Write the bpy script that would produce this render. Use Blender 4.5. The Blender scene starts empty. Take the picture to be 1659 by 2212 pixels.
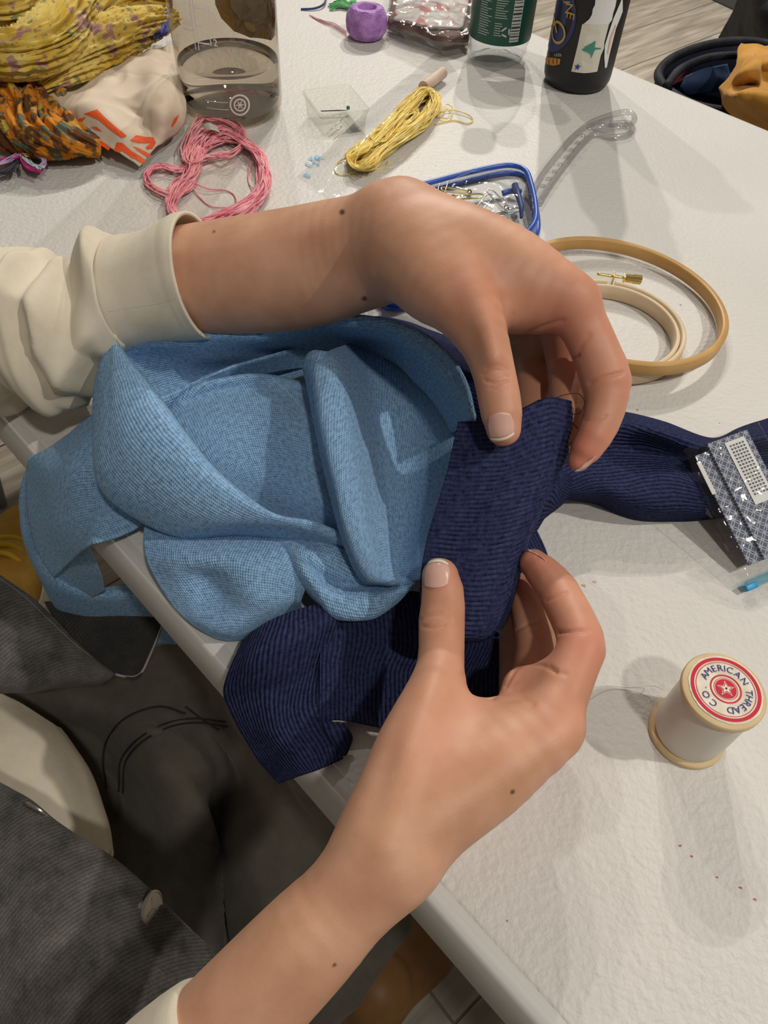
import bpy, bmesh, math, random
import numpy as np
from mathutils import Vector, Matrix, noise
random.seed(7); rng = np.random.default_rng(7)
SC = bpy.context.scene
COL = SC.collection
# ------------------------------------------------------------------ camera (photo frame 1659 x 2212)
PW, PH = 1659.0, 2212.0
CX, CY, FPX = 829.5, 1106.0, 1645.0
TZ = 0.74            # table top above the floor
HC = 0.33            # camera above the table top
_d = np.array([745.0-CX, 2400.0-CY, FPX]); _d /= np.linalg.norm(_d)
_Y = np.array([0, 0, 1.0]) - _d*_d[2]; _Y /= np.linalg.norm(_Y)
_X = np.cross(_Y, -_d); _X /= np.linalg.norm(_X)
MW = np.array([_X, _Y, -_d])          # world = MW @ (right, down, forward)
CAMP = np.array([0, 0, TZ+HC])
cam_data = bpy.data.cameras.new('camera'); cam = bpy.data.objects.new('camera', cam_data); COL.objects.link(cam)
cam_data.sensor_fit = 'HORIZONTAL'; cam_data.sensor_width = 36.0; cam_data.lens = FPX/PW*36.0
cam_data.clip_start = 0.01; cam_data.clip_end = 60
R = Matrix(((MW[0, 0], -MW[0, 1], -MW[0, 2]), (MW[1, 0], -MW[1, 1], -MW[1, 2]), (MW[2, 0], -MW[2, 1], -MW[2, 2]))).to_4x4()
cam.matrix_world = Matrix.Translation(Vector(CAMP)) @ R
SC.camera = cam
# ------------------------------------------------------------------ light
SC.view_settings.view_transform = 'Standard'; SC.view_settings.look = 'None'
SC.view_settings.gamma = 1.0; SC.view_settings.exposure = 0.0
SC.view_settings.use_curve_mapping = False
world = bpy.data.worlds.new('room_light'); SC.world = world; world.use_nodes = True
world.node_tree.nodes['Background'].inputs[0].default_value = (1.0, 0.93, 0.85, 1)
world.node_tree.nodes['Background'].inputs[1].default_value = 0.14
def ceiling_lamp(x, y, power, size, color=(1, 0.945, 0.87), h=1.86):
    l = bpy.data.lights.new('ceiling_lamp', 'AREA'); l.shape = 'DISK'; l.size = size; l.energy = power; l.color = color
    o = bpy.data.objects.new('ceiling_lamp', l); COL.objects.link(o); o.location = (x, y, TZ+h)
    return o
ceiling_lamp(0.35, 2.95, 50, 0.05)
ceiling_lamp(0.03, 2.78, 30, 0.05)
ceiling_lamp(-0.45, 2.25, 14, 0.05)
ceiling_lamp(1.45, 0.02, 25, 0.06)
ceiling_lamp(0.5, -0.7, 14, 0.12)
# ------------------------------------------------------------------ projection helpers
def ray(u, v): return MW @ np.array([(u-CX)/FPX, (v-CY)/FPX, 1.0])
def P(u, v, z=0.0):                    # where the sight line of a photo point meets height z over the table
    r = ray(u, v); return CAMP + r*((z-HC)/r[2])
def D(u, v, d): return CAMP + ray(u, v)*d
def proj(p):
    q = (np.asarray(p)-CAMP) @ MW; return np.stack([CX+FPX*q[..., 0]/q[..., 2], CY+FPX*q[..., 1]/q[..., 2], q[..., 2]], -1)
# ------------------------------------------------------------------ materials
def mat(name, color=(.8, .8, .8), rough=.6, spec=.4, metal=0.0, **kw):
    m = bpy.data.materials.new(name); m.use_nodes = True
    b = m.node_tree.nodes['Principled BSDF']
    b.inputs['Base Color'].default_value = (*color, 1); b.inputs['Roughness'].default_value = rough
    b.inputs['Specular IOR Level'].default_value = spec; b.inputs['Metallic'].default_value = metal
    for k, v in kw.items(): b.inputs[k.replace('_', ' ')].default_value = v
    return m
def nodes(m): return m.node_tree.nodes, m.node_tree.links, m.node_tree.nodes['Principled BSDF']
def mix_col(m, c1, c2, scale, coord='Object', detail=4, lo=.35, hi=.65, fac=None, target='Base Color', rough=.5):
    n, l, b = nodes(m)
    tc = n.new('ShaderNodeTexCoord'); t = n.new('ShaderNodeTexNoise'); t.inputs['Scale'].default_value = scale
    t.inputs['Detail'].default_value = detail; t.inputs['Roughness'].default_value = rough
    l.new(tc.outputs[coord], t.inputs['Vector'])
    r = n.new('ShaderNodeValToRGB'); r.color_ramp.elements[0].position = lo; r.color_ramp.elements[1].position = hi
    r.color_ramp.elements[0].color = (*c1, 1); r.color_ramp.elements[1].color = (*c2, 1)
    l.new(t.outputs['Fac'], r.inputs['Fac']); l.new(r.outputs['Color'], b.inputs[target])
    return r
def bump(m, scale, strength, dist=.001, coord='Object', detail=3, prev=None, tex='noise'):
    n, l, b = nodes(m)
    tc = n.new('ShaderNodeTexCoord')
    if tex == 'noise':
        t = n.new('ShaderNodeTexNoise'); t.inputs['Detail'].default_value = detail; out = t.outputs['Fac']
    else:
        t = n.new('ShaderNodeTexVoronoi'); out = t.outputs['Distance']
    t.inputs['Scale'].default_value = scale; l.new(tc.outputs[coord], t.inputs['Vector'])
    bp = n.new('ShaderNodeBump'); bp.inputs['Strength'].default_value = strength; bp.inputs['Distance'].default_value = dist
    l.new(out, bp.inputs['Height'])
    if prev is not None: l.new(prev.outputs['Normal'], bp.inputs['Normal'])
    l.new(bp.outputs['Normal'], b.inputs['Normal']); return bp
def math_node(m, op, a, b=None, c=None):
    n, l, _ = nodes(m); x = n.new('ShaderNodeMath'); x.operation = op
    for i, q in enumerate((a, b, c)):
        if q is None: continue
        if hasattr(q, 'is_linked') or hasattr(q, 'links'): l.new(q, x.inputs[i])
        else: x.inputs[i].default_value = q
    return x.outputs[0]
def knit(name, c_lo, c_hi, wale, course, strength, dist, rough=.9, rib=False):
    """knitted cloth: wales across U, V-shaped stitches along V (UVs in metres)"""
    m = mat(name, c_hi, rough, .04 if rib else .12, Sheen_Weight=.0 if rib else .06, Sheen_Roughness=.4)
    n, l, b = nodes(m)
    uv = n.new('ShaderNodeUVMap'); s = n.new('ShaderNodeSeparateXYZ'); l.new(uv.outputs['UV'], s.inputs[0])
    wob = n.new('ShaderNodeTexNoise'); wob.inputs['Scale'].default_value = 60; l.new(uv.outputs['UV'], wob.inputs['Vector'])
    w2 = math_node(m, 'MULTIPLY', wob.outputs['Fac'], wale*1.2)
    U = math_node(m, 'ADD', s.outputs[0], w2)
    pu = math_node(m, 'MULTIPLY', U, math.pi/wale)
    su = math_node(m, 'ABSOLUTE', math_node(m, 'SINE', pu))
    tri = math_node(m, 'PINGPONG', math_node(m, 'MULTIPLY', U, 1/wale), .5)
    ph = math_node(m, 'MULTIPLY_ADD', s.outputs[1], 2*math.pi/course, math_node(m, 'MULTIPLY', tri, 5.0))
    sv = math_node(m, 'MULTIPLY_ADD', math_node(m, 'SINE', ph), .5, .5)
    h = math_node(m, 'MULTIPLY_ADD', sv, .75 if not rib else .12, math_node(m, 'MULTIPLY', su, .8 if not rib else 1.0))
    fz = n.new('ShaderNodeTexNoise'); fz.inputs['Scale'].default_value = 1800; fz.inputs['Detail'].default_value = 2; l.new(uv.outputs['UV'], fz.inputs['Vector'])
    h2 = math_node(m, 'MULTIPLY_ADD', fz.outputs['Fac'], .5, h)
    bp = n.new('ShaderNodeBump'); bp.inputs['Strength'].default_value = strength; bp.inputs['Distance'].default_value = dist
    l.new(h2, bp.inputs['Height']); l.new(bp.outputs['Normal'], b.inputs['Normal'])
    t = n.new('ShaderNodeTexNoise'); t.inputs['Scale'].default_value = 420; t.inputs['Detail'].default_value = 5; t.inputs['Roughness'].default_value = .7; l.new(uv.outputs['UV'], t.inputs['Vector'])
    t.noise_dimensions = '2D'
    f = math_node(m, 'MULTIPLY_ADD', h, .32, math_node(m, 'MULTIPLY_ADD', t.outputs['Fac'], 1.1, -.3))  # stitch gaps coloured darker: self-shading of the yarn painted in, plus random mottling
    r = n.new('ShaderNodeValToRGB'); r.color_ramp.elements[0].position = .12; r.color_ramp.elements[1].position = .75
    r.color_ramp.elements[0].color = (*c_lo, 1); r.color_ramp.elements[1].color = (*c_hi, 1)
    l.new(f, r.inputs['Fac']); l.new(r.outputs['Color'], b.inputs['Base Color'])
    return m
def clear(name, color=(1, 1, 1), rough=.03, ior=1.45, base=.02, tint=None):
    """thin clear plastic film: what is not mirrored by Fresnel passes straight through"""
    m = bpy.data.materials.new(name); m.use_nodes = True; n = m.node_tree.nodes; l = m.node_tree.links
    n.remove(n['Principled BSDF'])
    g = n.new('ShaderNodeBsdfGlossy'); g.inputs['Roughness'].default_value = rough
    t = n.new('ShaderNodeBsdfTransparent'); t.inputs['Color'].default_value = (*color, 1)
    fr = n.new('ShaderNodeLayerWeight'); fr.inputs['Blend'].default_value = .5
    p5 = n.new('ShaderNodeMath'); p5.operation = 'POWER'; p5.inputs[1].default_value = 4.0; l.new(fr.outputs['Facing'], p5.inputs[0])
    a = n.new('ShaderNodeMath'); a.operation = 'MULTIPLY_ADD'; a.inputs[1].default_value = .75; a.inputs[2].default_value = base; l.new(p5.outputs[0], a.inputs[0])
    x = n.new('ShaderNodeMixShader'); l.new(a.outputs[0], x.inputs[0]); l.new(t.outputs[0], x.inputs[1]); l.new(g.outputs[0], x.inputs[2])
    l.new(x.outputs[0], n['Material Output'].inputs['Surface'])
    bp = n.new('ShaderNodeBump'); tc = n.new('ShaderNodeTexCoord'); tx = n.new('ShaderNodeTexNoise'); tx.inputs['Scale'].default_value = 90
    l.new(tc.outputs['Object'], tx.inputs['Vector']); l.new(tx.outputs['Fac'], bp.inputs['Height']); bp.inputs['Strength'].default_value = .25; bp.inputs['Distance'].default_value = .002
    for q in (g, fr): l.new(bp.outputs['Normal'], q.inputs['Normal'])
    return m
# ------------------------------------------------------------------ object helpers
def tag(o, label=None, cat=None, group=None, kind=None):
    for k, v in (('label', label), ('category', cat), ('group', group), ('kind', kind)):
        if v: o[k] = v
    return o
def empty(name, loc, label=None, cat=None, group=None, rz=0):
    o = bpy.data.objects.new(name, None); COL.objects.link(o); o.location = loc; o.rotation_euler = (0, 0, rz)
    o.empty_display_size = .02
    return tag(o, label, cat, group)
def link(name, me, parent=None, m=None):
    o = bpy.data.objects.new(name, me); COL.objects.link(o)
    if m: 
        me.materials.clear(); me.materials.append(m)
    if parent is not None:
        bpy.context.view_layer.update()
        o.parent = parent; o.matrix_parent_inverse = parent.matrix_world.inverted()
    return o
def mesh(name, V, F, m=None, parent=None, smooth=True, uv=None):
    me = bpy.data.meshes.new(name); me.from_pydata([tuple(map(float, v)) for v in V], [], [tuple(map(int, f)) for f in F])
    if uv is not None:
        L = me.uv_layers.new(name='UVMap'); idx = np.zeros(len(me.loops), np.int32); me.loops.foreach_get('vertex_index', idx)
        L.data.foreach_set('uv', np.asarray(uv, np.float32)[idx].ravel())
    if smooth: me.polygons.foreach_set('use_smooth', np.ones(len(me.polygons), bool))
    me.update()
    return link(name, me, parent, m)
def merge_meshes(parts):
    V = []; F = []; o = 0
    for v, f in parts:
        v = np.asarray(v); V.append(v); F += [tuple(i+o for i in q) for q in f]; o += len(v)
    return np.concatenate(V), F
def crom(pts, n, closed=False):
    """Catmull-Rom through pts, n samples, spaced by arc length"""
    p = np.asarray(pts, float)
    if len(p) == 2 and not closed: return p[0]+(p[1]-p[0])*np.linspace(0, 1, n)[:, None]
    if closed: q = np.concatenate([p[-1:], p, p[:2]]); segs = len(p)
    else: q = np.concatenate([2*p[:1]-p[1:2], p, 2*p[-1:]-p[-2:-1]]); segs = len(p)-1
    k = 16; t = np.linspace(0, 1, k, endpoint=False)[:, None]; out = []
    for i in range(segs):
        a, b, c, d = q[i:i+4]
        out.append(.5*((2*b)+(c-a)*t+(2*a-5*b+4*c-d)*t*t+(-a+3*b-3*c+d)*t**3))
    out = np.concatenate(out+[q[segs+1:segs+2]])
    s = np.r_[0, np.cumsum(np.linalg.norm(np.diff(out[:, :3], axis=0), axis=1))]
    x = np.linspace(0, s[-1], n, endpoint=not closed)
    return np.stack([np.interp(x, s, out[:, i]) for i in range(out.shape[1])], -1)
def tube_vf(path, r, seg=8, closed=False, caps=True):
    p = np.asarray(path, float); n = len(p); r = np.broadcast_to(np.asarray(r, float), (n,))
    t = np.gradient(p, axis=0) if not closed else (np.roll(p, -1, 0)-np.roll(p, 1, 0))
    t /= np.linalg.norm(t, axis=1)[:, None]+1e-12
    u = np.cross(t[0], [0, 0, 1.0]);
    if np.linalg.norm(u) < 1e-3: u = np.cross(t[0], [1.0, 0, 0])
    u /= np.linalg.norm(u); V = []
    a = np.linspace(0, 2*np.pi, seg, endpoint=False)
    for i in range(n):
        u = u-t[i]*(u@t[i]); u /= np.linalg.norm(u)+1e-12; w = np.cross(t[i], u)
        V.append(p[i]+r[i]*(np.cos(a)[:, None]*u+np.sin(a)[:, None]*w))
    V = np.concatenate(V); F = []
    for i in range(n if closed else n-1):
        j = (i+1) % n
        for k in range(seg): F.append((i*seg+k, i*seg+(k+1) % seg, j*seg+(k+1) % seg, j*seg+k))
    if caps and not closed: F += [tuple(range(seg))[::-1], tuple((n-1)*seg+k for k in range(seg))]
    return V, F
def tube(name, pts, r, m, parent=None, n=40, seg=8, closed=False):
    V, F = tube_vf(crom(pts, n, closed), r, seg, closed); return mesh(name, V, F, m, parent)
def lathe_vf(prof, seg=48, cap=False):
    a = np.linspace(0, 2*np.pi, seg, endpoint=False); V = []; F = []
    for r, z in prof: V.append(np.stack([r*np.cos(a), r*np.sin(a), np.full(seg, z)], -1))
    for i in range(len(prof)-1):
        for k in range(seg): F.append((i*seg+k, i*seg+(k+1) % seg, (i+1)*seg+(k+1) % seg, (i+1)*seg+k))
    if cap: F += [tuple(range(seg))[::-1], tuple((len(prof)-1)*seg+k for k in range(seg))]
    return np.concatenate(V), F
def lathe(name, prof, loc, m, parent=None, seg=48, cap=False):
    V, F = lathe_vf(prof, seg, cap); return mesh(name, V+np.asarray(loc), F, m, parent)
def box_vf(lo, hi, bev=0):
    bm = bmesh.new(); bmesh.ops.create_cube(bm, size=1)
    for v in bm.verts: v.co = Vector([lo[i]+(v.co[i]+.5)*(hi[i]-lo[i]) for i in range(3)])
    if bev: bmesh.ops.bevel(bm, geom=bm.edges[:], offset=bev, segments=3, affect='EDGES', profile=.5)
    bm.verts.index_update(); V = np.array([v.co[:] for v in bm.verts]); F = [tuple(v.index for v in f.verts) for f in bm.faces]; bm.free(); return V, F
def shade_auto(o, ang=40):
    o.data.set_sharp_from_angle(angle=math.radians(ang)); return o
def resample(rows, mode, nu, nv):
    G = []
    for r in rows:
        pts = [P(u, v, z*.01) for u, v, z in r] if mode == 'h' else [D(u, v, z) for u, v, z in r] if mode == 'd' else [np.array(q) for q in r]
        G.append(crom(pts, nu))
    G = np.array(G)                                    # rows x nu x 3
    return np.stack([crom(G[:, j], nv) for j in range(nu)], 1)      # nv x nu x 3
def grid_normals(S):
    a = np.gradient(S, axis=1); b = np.gradient(S, axis=0); n = np.cross(a, b)
    return n/(np.linalg.norm(n, axis=2)[..., None]+1e-12)
def cloth_surface(rows, mode='h', nu=80, nv=60, wr=0.0, wscale=25, seed=0, rib=None, wdir=(1, 1, 1), ridge=False):
    S = resample(rows, mode, nu, nv); N = grid_normals(S)
    if np.mean(np.einsum('ijk,ijk->ij', N, CAMP-S)) < 0: N = -N
    du = np.r_[0, np.cumsum(np.linalg.norm(np.diff(S, axis=1), axis=2).mean(0))]
    dv = np.r_[0, np.cumsum(np.linalg.norm(np.diff(S, axis=0), axis=2).mean(1))]
    UV = np.stack(np.broadcast_arrays(du[None, :], dv[:, None]), -1)
    if wr:
        w = np.array([noise.fractal(Vector((p[0]*wscale*wdir[0]+seed, p[1]*wscale*wdir[1], p[2]*wscale*wdir[2])), 1.0, 2.0, 2) for p in S.reshape(-1, 3)]).reshape(nv, nu)
        if ridge: w = .6-2.2*np.abs(w)
        S = S+N*(w*wr)[..., None]
    if rib:
        axis, period, amp = rib
        c = UV[..., axis] + .0006*np.sin(UV[..., 1-axis]*140+UV[..., axis]*30)
        S = S+N*(amp*(np.abs(np.sin(np.pi*c/period))**.7-.6))[..., None]
    return S, N, UV
def cloth(name, rows, m, parent=None, mode='h', nu=80, nv=60, thick=.0016, wr=.0006, wscale=25, seed=0, swap=False, rib=None, sub=0, ridge=False):
    S, N, UV = cloth_surface(rows, mode, nu, nv, wr, wscale, seed, rib, ridge=ridge)
    if swap: UV = UV[..., ::-1]
    nv, nu = S.shape[:2]
    I = np.arange(nv*nu).reshape(nv, nu)
    F = np.stack([I[:-1, :-1], I[:-1, 1:], I[1:, 1:], I[1:, :-1]], -1).reshape(-1, 4)
    o = mesh(name, S.reshape(-1, 3), F, m, parent, uv=UV.reshape(-1, 2))
    if thick:
        md = o.modifiers.new('thickness', 'SOLIDIFY'); md.thickness = thick; md.offset = 0
    return o
# ------------------------------------------------------------------ smooth-blended bodies (signed distance field -> surface nets)
def field(prims, res, pad=.006):
    """prims: polylines (pts, r) of round section, blended into each other over k"""
    lo = np.min([(q['pts']-q['r'][:, None]).min(0) for q in prims], 0)-pad
    hi = np.max([(q['pts']+q['r'][:, None]).max(0) for q in prims], 0)+pad
    n = np.ceil((hi-lo)/res).astype(int)+1
    ax = [(lo[i]+res*np.arange(n[i])).astype(np.float32) for i in range(3)]
    Fd = np.full(n, .05, np.float32)
    for q in prims:
        k = q.get('k', .004); pts = q['pts'].astype(np.float32); rr = q['r']
        m = rr.max()+2*k+3*res
        g0 = np.clip(((pts.min(0)-m-lo)/res).astype(int), 0, n); g1 = np.clip(((pts.max(0)+m-lo)/res).astype(int)+2, 0, n)
        if np.any(g1 <= g0): continue
        T = np.full(g1-g0, .06, np.float32)
        for i in range(len(pts)-1):
            a, b = pts[i], pts[i+1]; mm = max(rr[i], rr[i+1])+2*k+3*res; s = []
            for c in range(3):
                i0 = int(np.clip((min(a[c], b[c])-mm-lo[c])/res, g0[c], g1[c])); i1 = int(np.clip((max(a[c], b[c])+mm-lo[c])/res+2, g0[c], g1[c])); s.append((i0, i1))
            if any(y <= x for x, y in s): continue
            X = np.stack(np.meshgrid(*[ax[c][s[c][0]:s[c][1]] for c in range(3)], indexing='ij'), -1)
            ab = b-a; L2 = max(float(ab@ab), 1e-12)
            t = np.clip(((X-a)@ab)/L2, 0, 1); w = X-a-t[..., None]*ab
            if 'flat' in q:
                axv, fac = q['flat']; axv = np.asarray(axv, np.float32); w = w+((w@axv)*(1/fac-1))[..., None]*axv
            d = np.linalg.norm(w, axis=-1)-(rr[i]+t*(rr[i+1]-rr[i]))
            v = T[tuple(slice(s[c][0]-g0[c], s[c][1]-g0[c]) for c in range(3))]; np.minimum(v, d, out=v)
        sl_ = tuple(slice(g0[c], g1[c]) for c in range(3)); G = Fd[sl_]
        h = np.clip(.5+.5*(G-T)/k, 0, 1); Fd[sl_] = G*(1-h)+T*h-k*h*(1-h)
    return Fd, lo
def surface_nets(Fd, lo, res):
    ins = Fd < 0; n = Fd.shape
    c = [(i, j, k) for i in (0, 1) for j in (0, 1) for k in (0, 1)]
    sl = lambda o: tuple(slice(o[i], n[i]-1+o[i]) for i in range(3))
    cnt = sum(ins[sl(o)].astype(np.int8) for o in c); mask = (cnt > 0) & (cnt < 8)
    cells = np.argwhere(mask); idx = -np.ones(mask.shape, np.int64); idx[mask] = np.arange(len(cells))
    acc = np.zeros((len(cells), 3)); num = np.zeros(len(cells))
    vals = {o: Fd[cells[:, 0]+o[0], cells[:, 1]+o[1], cells[:, 2]+o[2]] for o in c}
    for o in c:
        for ax in range(3):
            if o[ax]: continue
            p = list(o); p[ax] = 1; p = tuple(p); f0, f1 = vals[o], vals[p]; s = (f0 < 0) != (f1 < 0)
            t = np.where(s, f0/np.where(f0 == f1, 1, f0-f1), 0)
            q = np.tile(np.array(o, float), (len(cells), 1)); q[:, ax] = t
            acc[s] += q[s]; num[s] += 1
    V = lo+(cells+acc/num[:, None])*res; F = []
    for ax in range(3):
        o1, o2 = [i for i in range(3) if i != ax]
        a = [slice(1, n[i]-1) for i in range(3)]; a[ax] = slice(0, n[ax]-1); b = list(a); b[ax] = slice(1, n[ax])
        s0, s1 = ins[tuple(a)], ins[tuple(b)]; e = np.argwhere(s0 != s1)
        fl = s0[tuple(e.T)]; base = e.copy(); base[:, o1] += 1; base[:, o2] += 1
        def cell(d1, d2):
            q = base.copy(); q[:, o1] -= d1; q[:, o2] -= d2; return idx[tuple(q.T)]
        Q = np.stack([cell(1, 1), cell(0, 1), cell(0, 0), cell(1, 0)], -1)
        flip = fl if ax != 1 else ~fl
        Q[~flip] = Q[~flip][:, ::-1]; F.append(Q)
    return V, np.concatenate(F)
def vnormals(V, F):
    n = np.cross(V[F[:, 2]]-V[F[:, 0]], V[F[:, 3]]-V[F[:, 1]]); N = np.zeros_like(V)
    for i in range(4): np.add.at(N, F[:, i], n)
    return N/(np.linalg.norm(N, axis=1)[:, None]+1e-12)
def smooth_mesh(V, F, it=2, lam=.5):
    E = np.concatenate([F[:, [i, (i+1) % 4]] for i in range(4)]); deg = np.bincount(E.ravel(), minlength=len(V)).astype(float)
    for _ in range(it):
        A = np.zeros_like(V)
        for i in range(3): A[:, i] = np.bincount(E[:, 0], V[E[:, 1], i], len(V))+np.bincount(E[:, 1], V[E[:, 0], i], len(V))
        V = V+lam*(A/deg[:, None]-V)
    return V

from mathutils.bvhtree import BVHTree
def seen_surface(V, F):
    """where the sight line of a photo point meets a surface (for seams, nails and prints that lie on it)"""
    t = BVHTree.FromPolygons([tuple(map(float, v)) for v in V], [tuple(map(int, f)) for f in F])
    def q(u, v, lift=0.0):
        r = ray(u, v); r = r/np.linalg.norm(r); h = t.ray_cast(Vector(CAMP), Vector(r))
        if h[0] is None: return None
        nn = np.array(h[1]); nn = nn if nn@r < 0 else -nn
        return np.array(h[0])+nn*lift
    return q
def surf_of(o):
    me = o.data; V = np.zeros(len(me.vertices)*3, np.float32); me.vertices.foreach_get('co', V)
    return seen_surface(V.reshape(-1, 3), [tuple(p.vertices) for p in me.polygons])
def seam_on(o, px, r, m, n=60, lift=.0006, name='seam', seg=6):
    q = surf_of(o); c = crom(np.array([(u, v, 0) for u, v in px], float), n); pts = [p for p in (q(u, v, lift) for u, v, _ in c) if p is not None]
    if len(pts) < 3: return None
    V, F = tube_vf(np.array(pts), r, seg); return mesh(name, V, F, m, o)
# ================================================================== floor and table
TA = math.radians(-43.6); TT = np.array([math.cos(TA), math.sin(TA), 0]); TN = np.array([-TT[1], TT[0], 0])   # along / across the table
EDGE0 = P(300, 1252)
def on_table(a, c, z=0): return EDGE0+TT*a+TN*c+np.array([0, 0, z])
M_floor_base = mat('grout', (.19, .17, .14), .9)
fl = mesh('floor', *box_vf((-3.2, -3.0, -.05), (3.2, 4.2, -.003)), M_floor_base, smooth=False); tag(fl, kind='structure')
M_tile = mat('wood_look_tile', (.36, .32, .27), .55, .3)
mix_col(M_tile, (.25, .215, .17), (.40, .365, .305), 5, 'Generated', 6, .3, .7)
n_, l_, b_ = nodes(M_tile)
oi = n_.new('ShaderNodeObjectInfo'); 
tc_ = n_.new('ShaderNodeTexCoord'); mp_ = n_.new('ShaderNodeMapping'); mp_.inputs['Scale'].default_value = (2.2, 26, 1)
l_.new(tc_.outputs['Object'], mp_.inputs['Vector']); wv = n_.new('ShaderNodeTexNoise'); wv.inputs['Scale'].default_value = 1.6; wv.inputs['Detail'].default_value = 5
wv.inputs['Distortion'].default_value = 1.2
l_.new(mp_.outputs[0], wv.inputs['Vector'])
for lk in list(b_.inputs['Base Color'].links): src = lk.from_socket; l_.remove(lk)
hs = n_.new('ShaderNodeMix'); hs.data_type = 'RGBA'; hs.blend_type = 'MULTIPLY'; hs.inputs[0].default_value = .65
rm = n_.new('ShaderNodeValToRGB'); rm.color_ramp.elements[0].color = (.62, .58, .52, 1); rm.color_ramp.elements[1].color = (1.15, 1.12, 1.08, 1)
rm.color_ramp.elements[0].position = .32; rm.color_ramp.elements[1].position = .62
l_.new(wv.outputs['Fac'], rm.inputs[0]); l_.new(src, hs.inputs[6]); l_.new(rm.outputs[0], hs.inputs[7]); l_.new(hs.outputs[2], b_.inputs['Base Color'])
fa, fb = P(981, 2212, -TZ), P(1032, 2158, -TZ); FA = math.atan2(fb[1]-fa[1], fb[0]-fa[0])
plank_me = None; FW, FLn = .20, 1.20
ct, st = math.cos(FA), math.sin(FA)
org = fa[:2]
k = 0
for i in range(-9, 13):
    for j in range(-3, 4):
        ox = (j+(i % 3)/3.0)*FLn; oy = i*FW
        x = org[0]+ct*ox-st*oy; y = org[1]+st*ox+ct*oy
        if not (-2.2 < x < 2.2 and -1.6 < y < 3.4): continue
        if plank_me is None:
            V, F = box_vf((.0015, .0015, -.003), (FLn-.0015, FW-.0015, .0), .0012); o = mesh('floor_plank', V, F, M_tile, None, smooth=False); plank_me = o.data
        else: o = link('floor_plank', plank_me)
        o.location = (x, y, 0); o.rotation_euler = (0, 0, FA); o.parent = fl
# folding table
M_table = mat('table_plastic', (.62, .60, .56), .5, .3)
mix_col(M_table, (.60, .58, .54), (.645, .625, .585), 7, 'Object', 3, .3, .7)
b1 = bump(M_table, 300, .55, .0012, detail=2); n_, l_, b_ = nodes(M_table)
b2 = bump(M_table, 110, .35, .0016, detail=2, prev=b1)
# tiny dark specks of dirt
tc_ = n_.new('ShaderNodeTexCoord'); vo = n_.new('ShaderNodeTexVoronoi'); vo.inputs['Scale'].default_value = 62; l_.new(tc_.outputs['Object'], vo.inputs['Vector'])
sp_ = n_.new('ShaderNodeSeparateColor'); l_.new(vo.outputs['Color'], sp_.inputs[0])
lim = math_node(M_table, 'MULTIPLY', math_node(M_table, 'GREATER_THAN', sp_.outputs[0], .55), math_node(M_table, 'LESS_THAN', vo.outputs['Distance'], math_node(M_table, 'MULTIPLY', sp_.outputs[1], .05)))
for lk in list(b_.inputs['Base Color'].links): src = lk.from_socket; l_.remove(lk)
mx = n_.new('ShaderNodeMix'); mx.data_type = 'RGBA'; l_.new(math_node(M_table, 'MULTIPLY', lim, .8), mx.inputs[0]); l_.new(src, mx.inputs[6]); mx.inputs[7].default_value = (.16, .14, .12, 1)
l_.new(mx.outputs[2], b_.inputs['Base Color'])
M_lip = mat('table_rim_plastic', (.58, .565, .535), .45, .35)
M_steel = mat('table_leg_steel', (.33, .33, .34), .45, .5, .6)
TWD = .722; TA0, TA1 = -1.05, .78
tb = empty('folding_table', on_table(0, .36, -TZ), 'white textured plastic folding table covered in sewing supplies', 'table')
def tbl_box(name, a0, a1, c0, c1, z0, z1, m, bev):
    V, F = box_vf((a0, c0, z0), (a1, c1, z1), bev); W = EDGE0+V[:, :1]*TT+V[:, 1:2]*TN+V[:, 2:]*np.array([0, 0, 1.0])
    o = mesh(name, W, F, m, tb); return shade_auto(o, 60)
tbl_box('tabletop', TA0+.012, TA1-.012, .009, TWD-.009, -.010, 0, M_table, .003)
# smooth rim rounded over the edge and its skirt
prof = [(.0105, -.0006), (.0075, -.0008), (.004, -.002), (.0012, -.006), (.0, -.012), (.0, -.036), (.002, -.040), (.006, -.040), (.008, -.036), (.008, -.012)]
loop = [(TA0, 0, 1, 1), (TA1, 0, -1, 1), (TA1, TWD, -1, -1), (TA0, TWD, 1, -1)]
V = []; F = []
for (a, c, sa, sc) in loop:
    for off, z in prof: V.append(on_table(a+sa*off, c+sc*off, z))
npf = len(prof)
for i in range(4):
    j = (i+1) % 4
    for q in range(npf): F.append((i*npf+q, j*npf+q, j*npf+(q+1) % npf, i*npf+(q+1) % npf))
shade_auto(mesh('rim', V, F, M_lip, tb), 50)
for a in (TA0+.25, TA1-.25):
    leg = [on_table(a, .10, -.04), on_table(a, .10, -.40), on_table(a, .05, -TZ+.012)]
    leg2 = [on_table(a, TWD-.10, -.04), on_table(a, TWD-.10, -.40), on_table(a, TWD-.05, -TZ+.012)]
    for q in (leg, leg2): tube('leg', q, .0125, M_steel, tb, 24, 12)
    tube('crossbar', [on_table(a, .10, -.30), on_table(a, TWD-.10, -.30)], .009, M_steel, tb, 2, 10)
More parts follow.
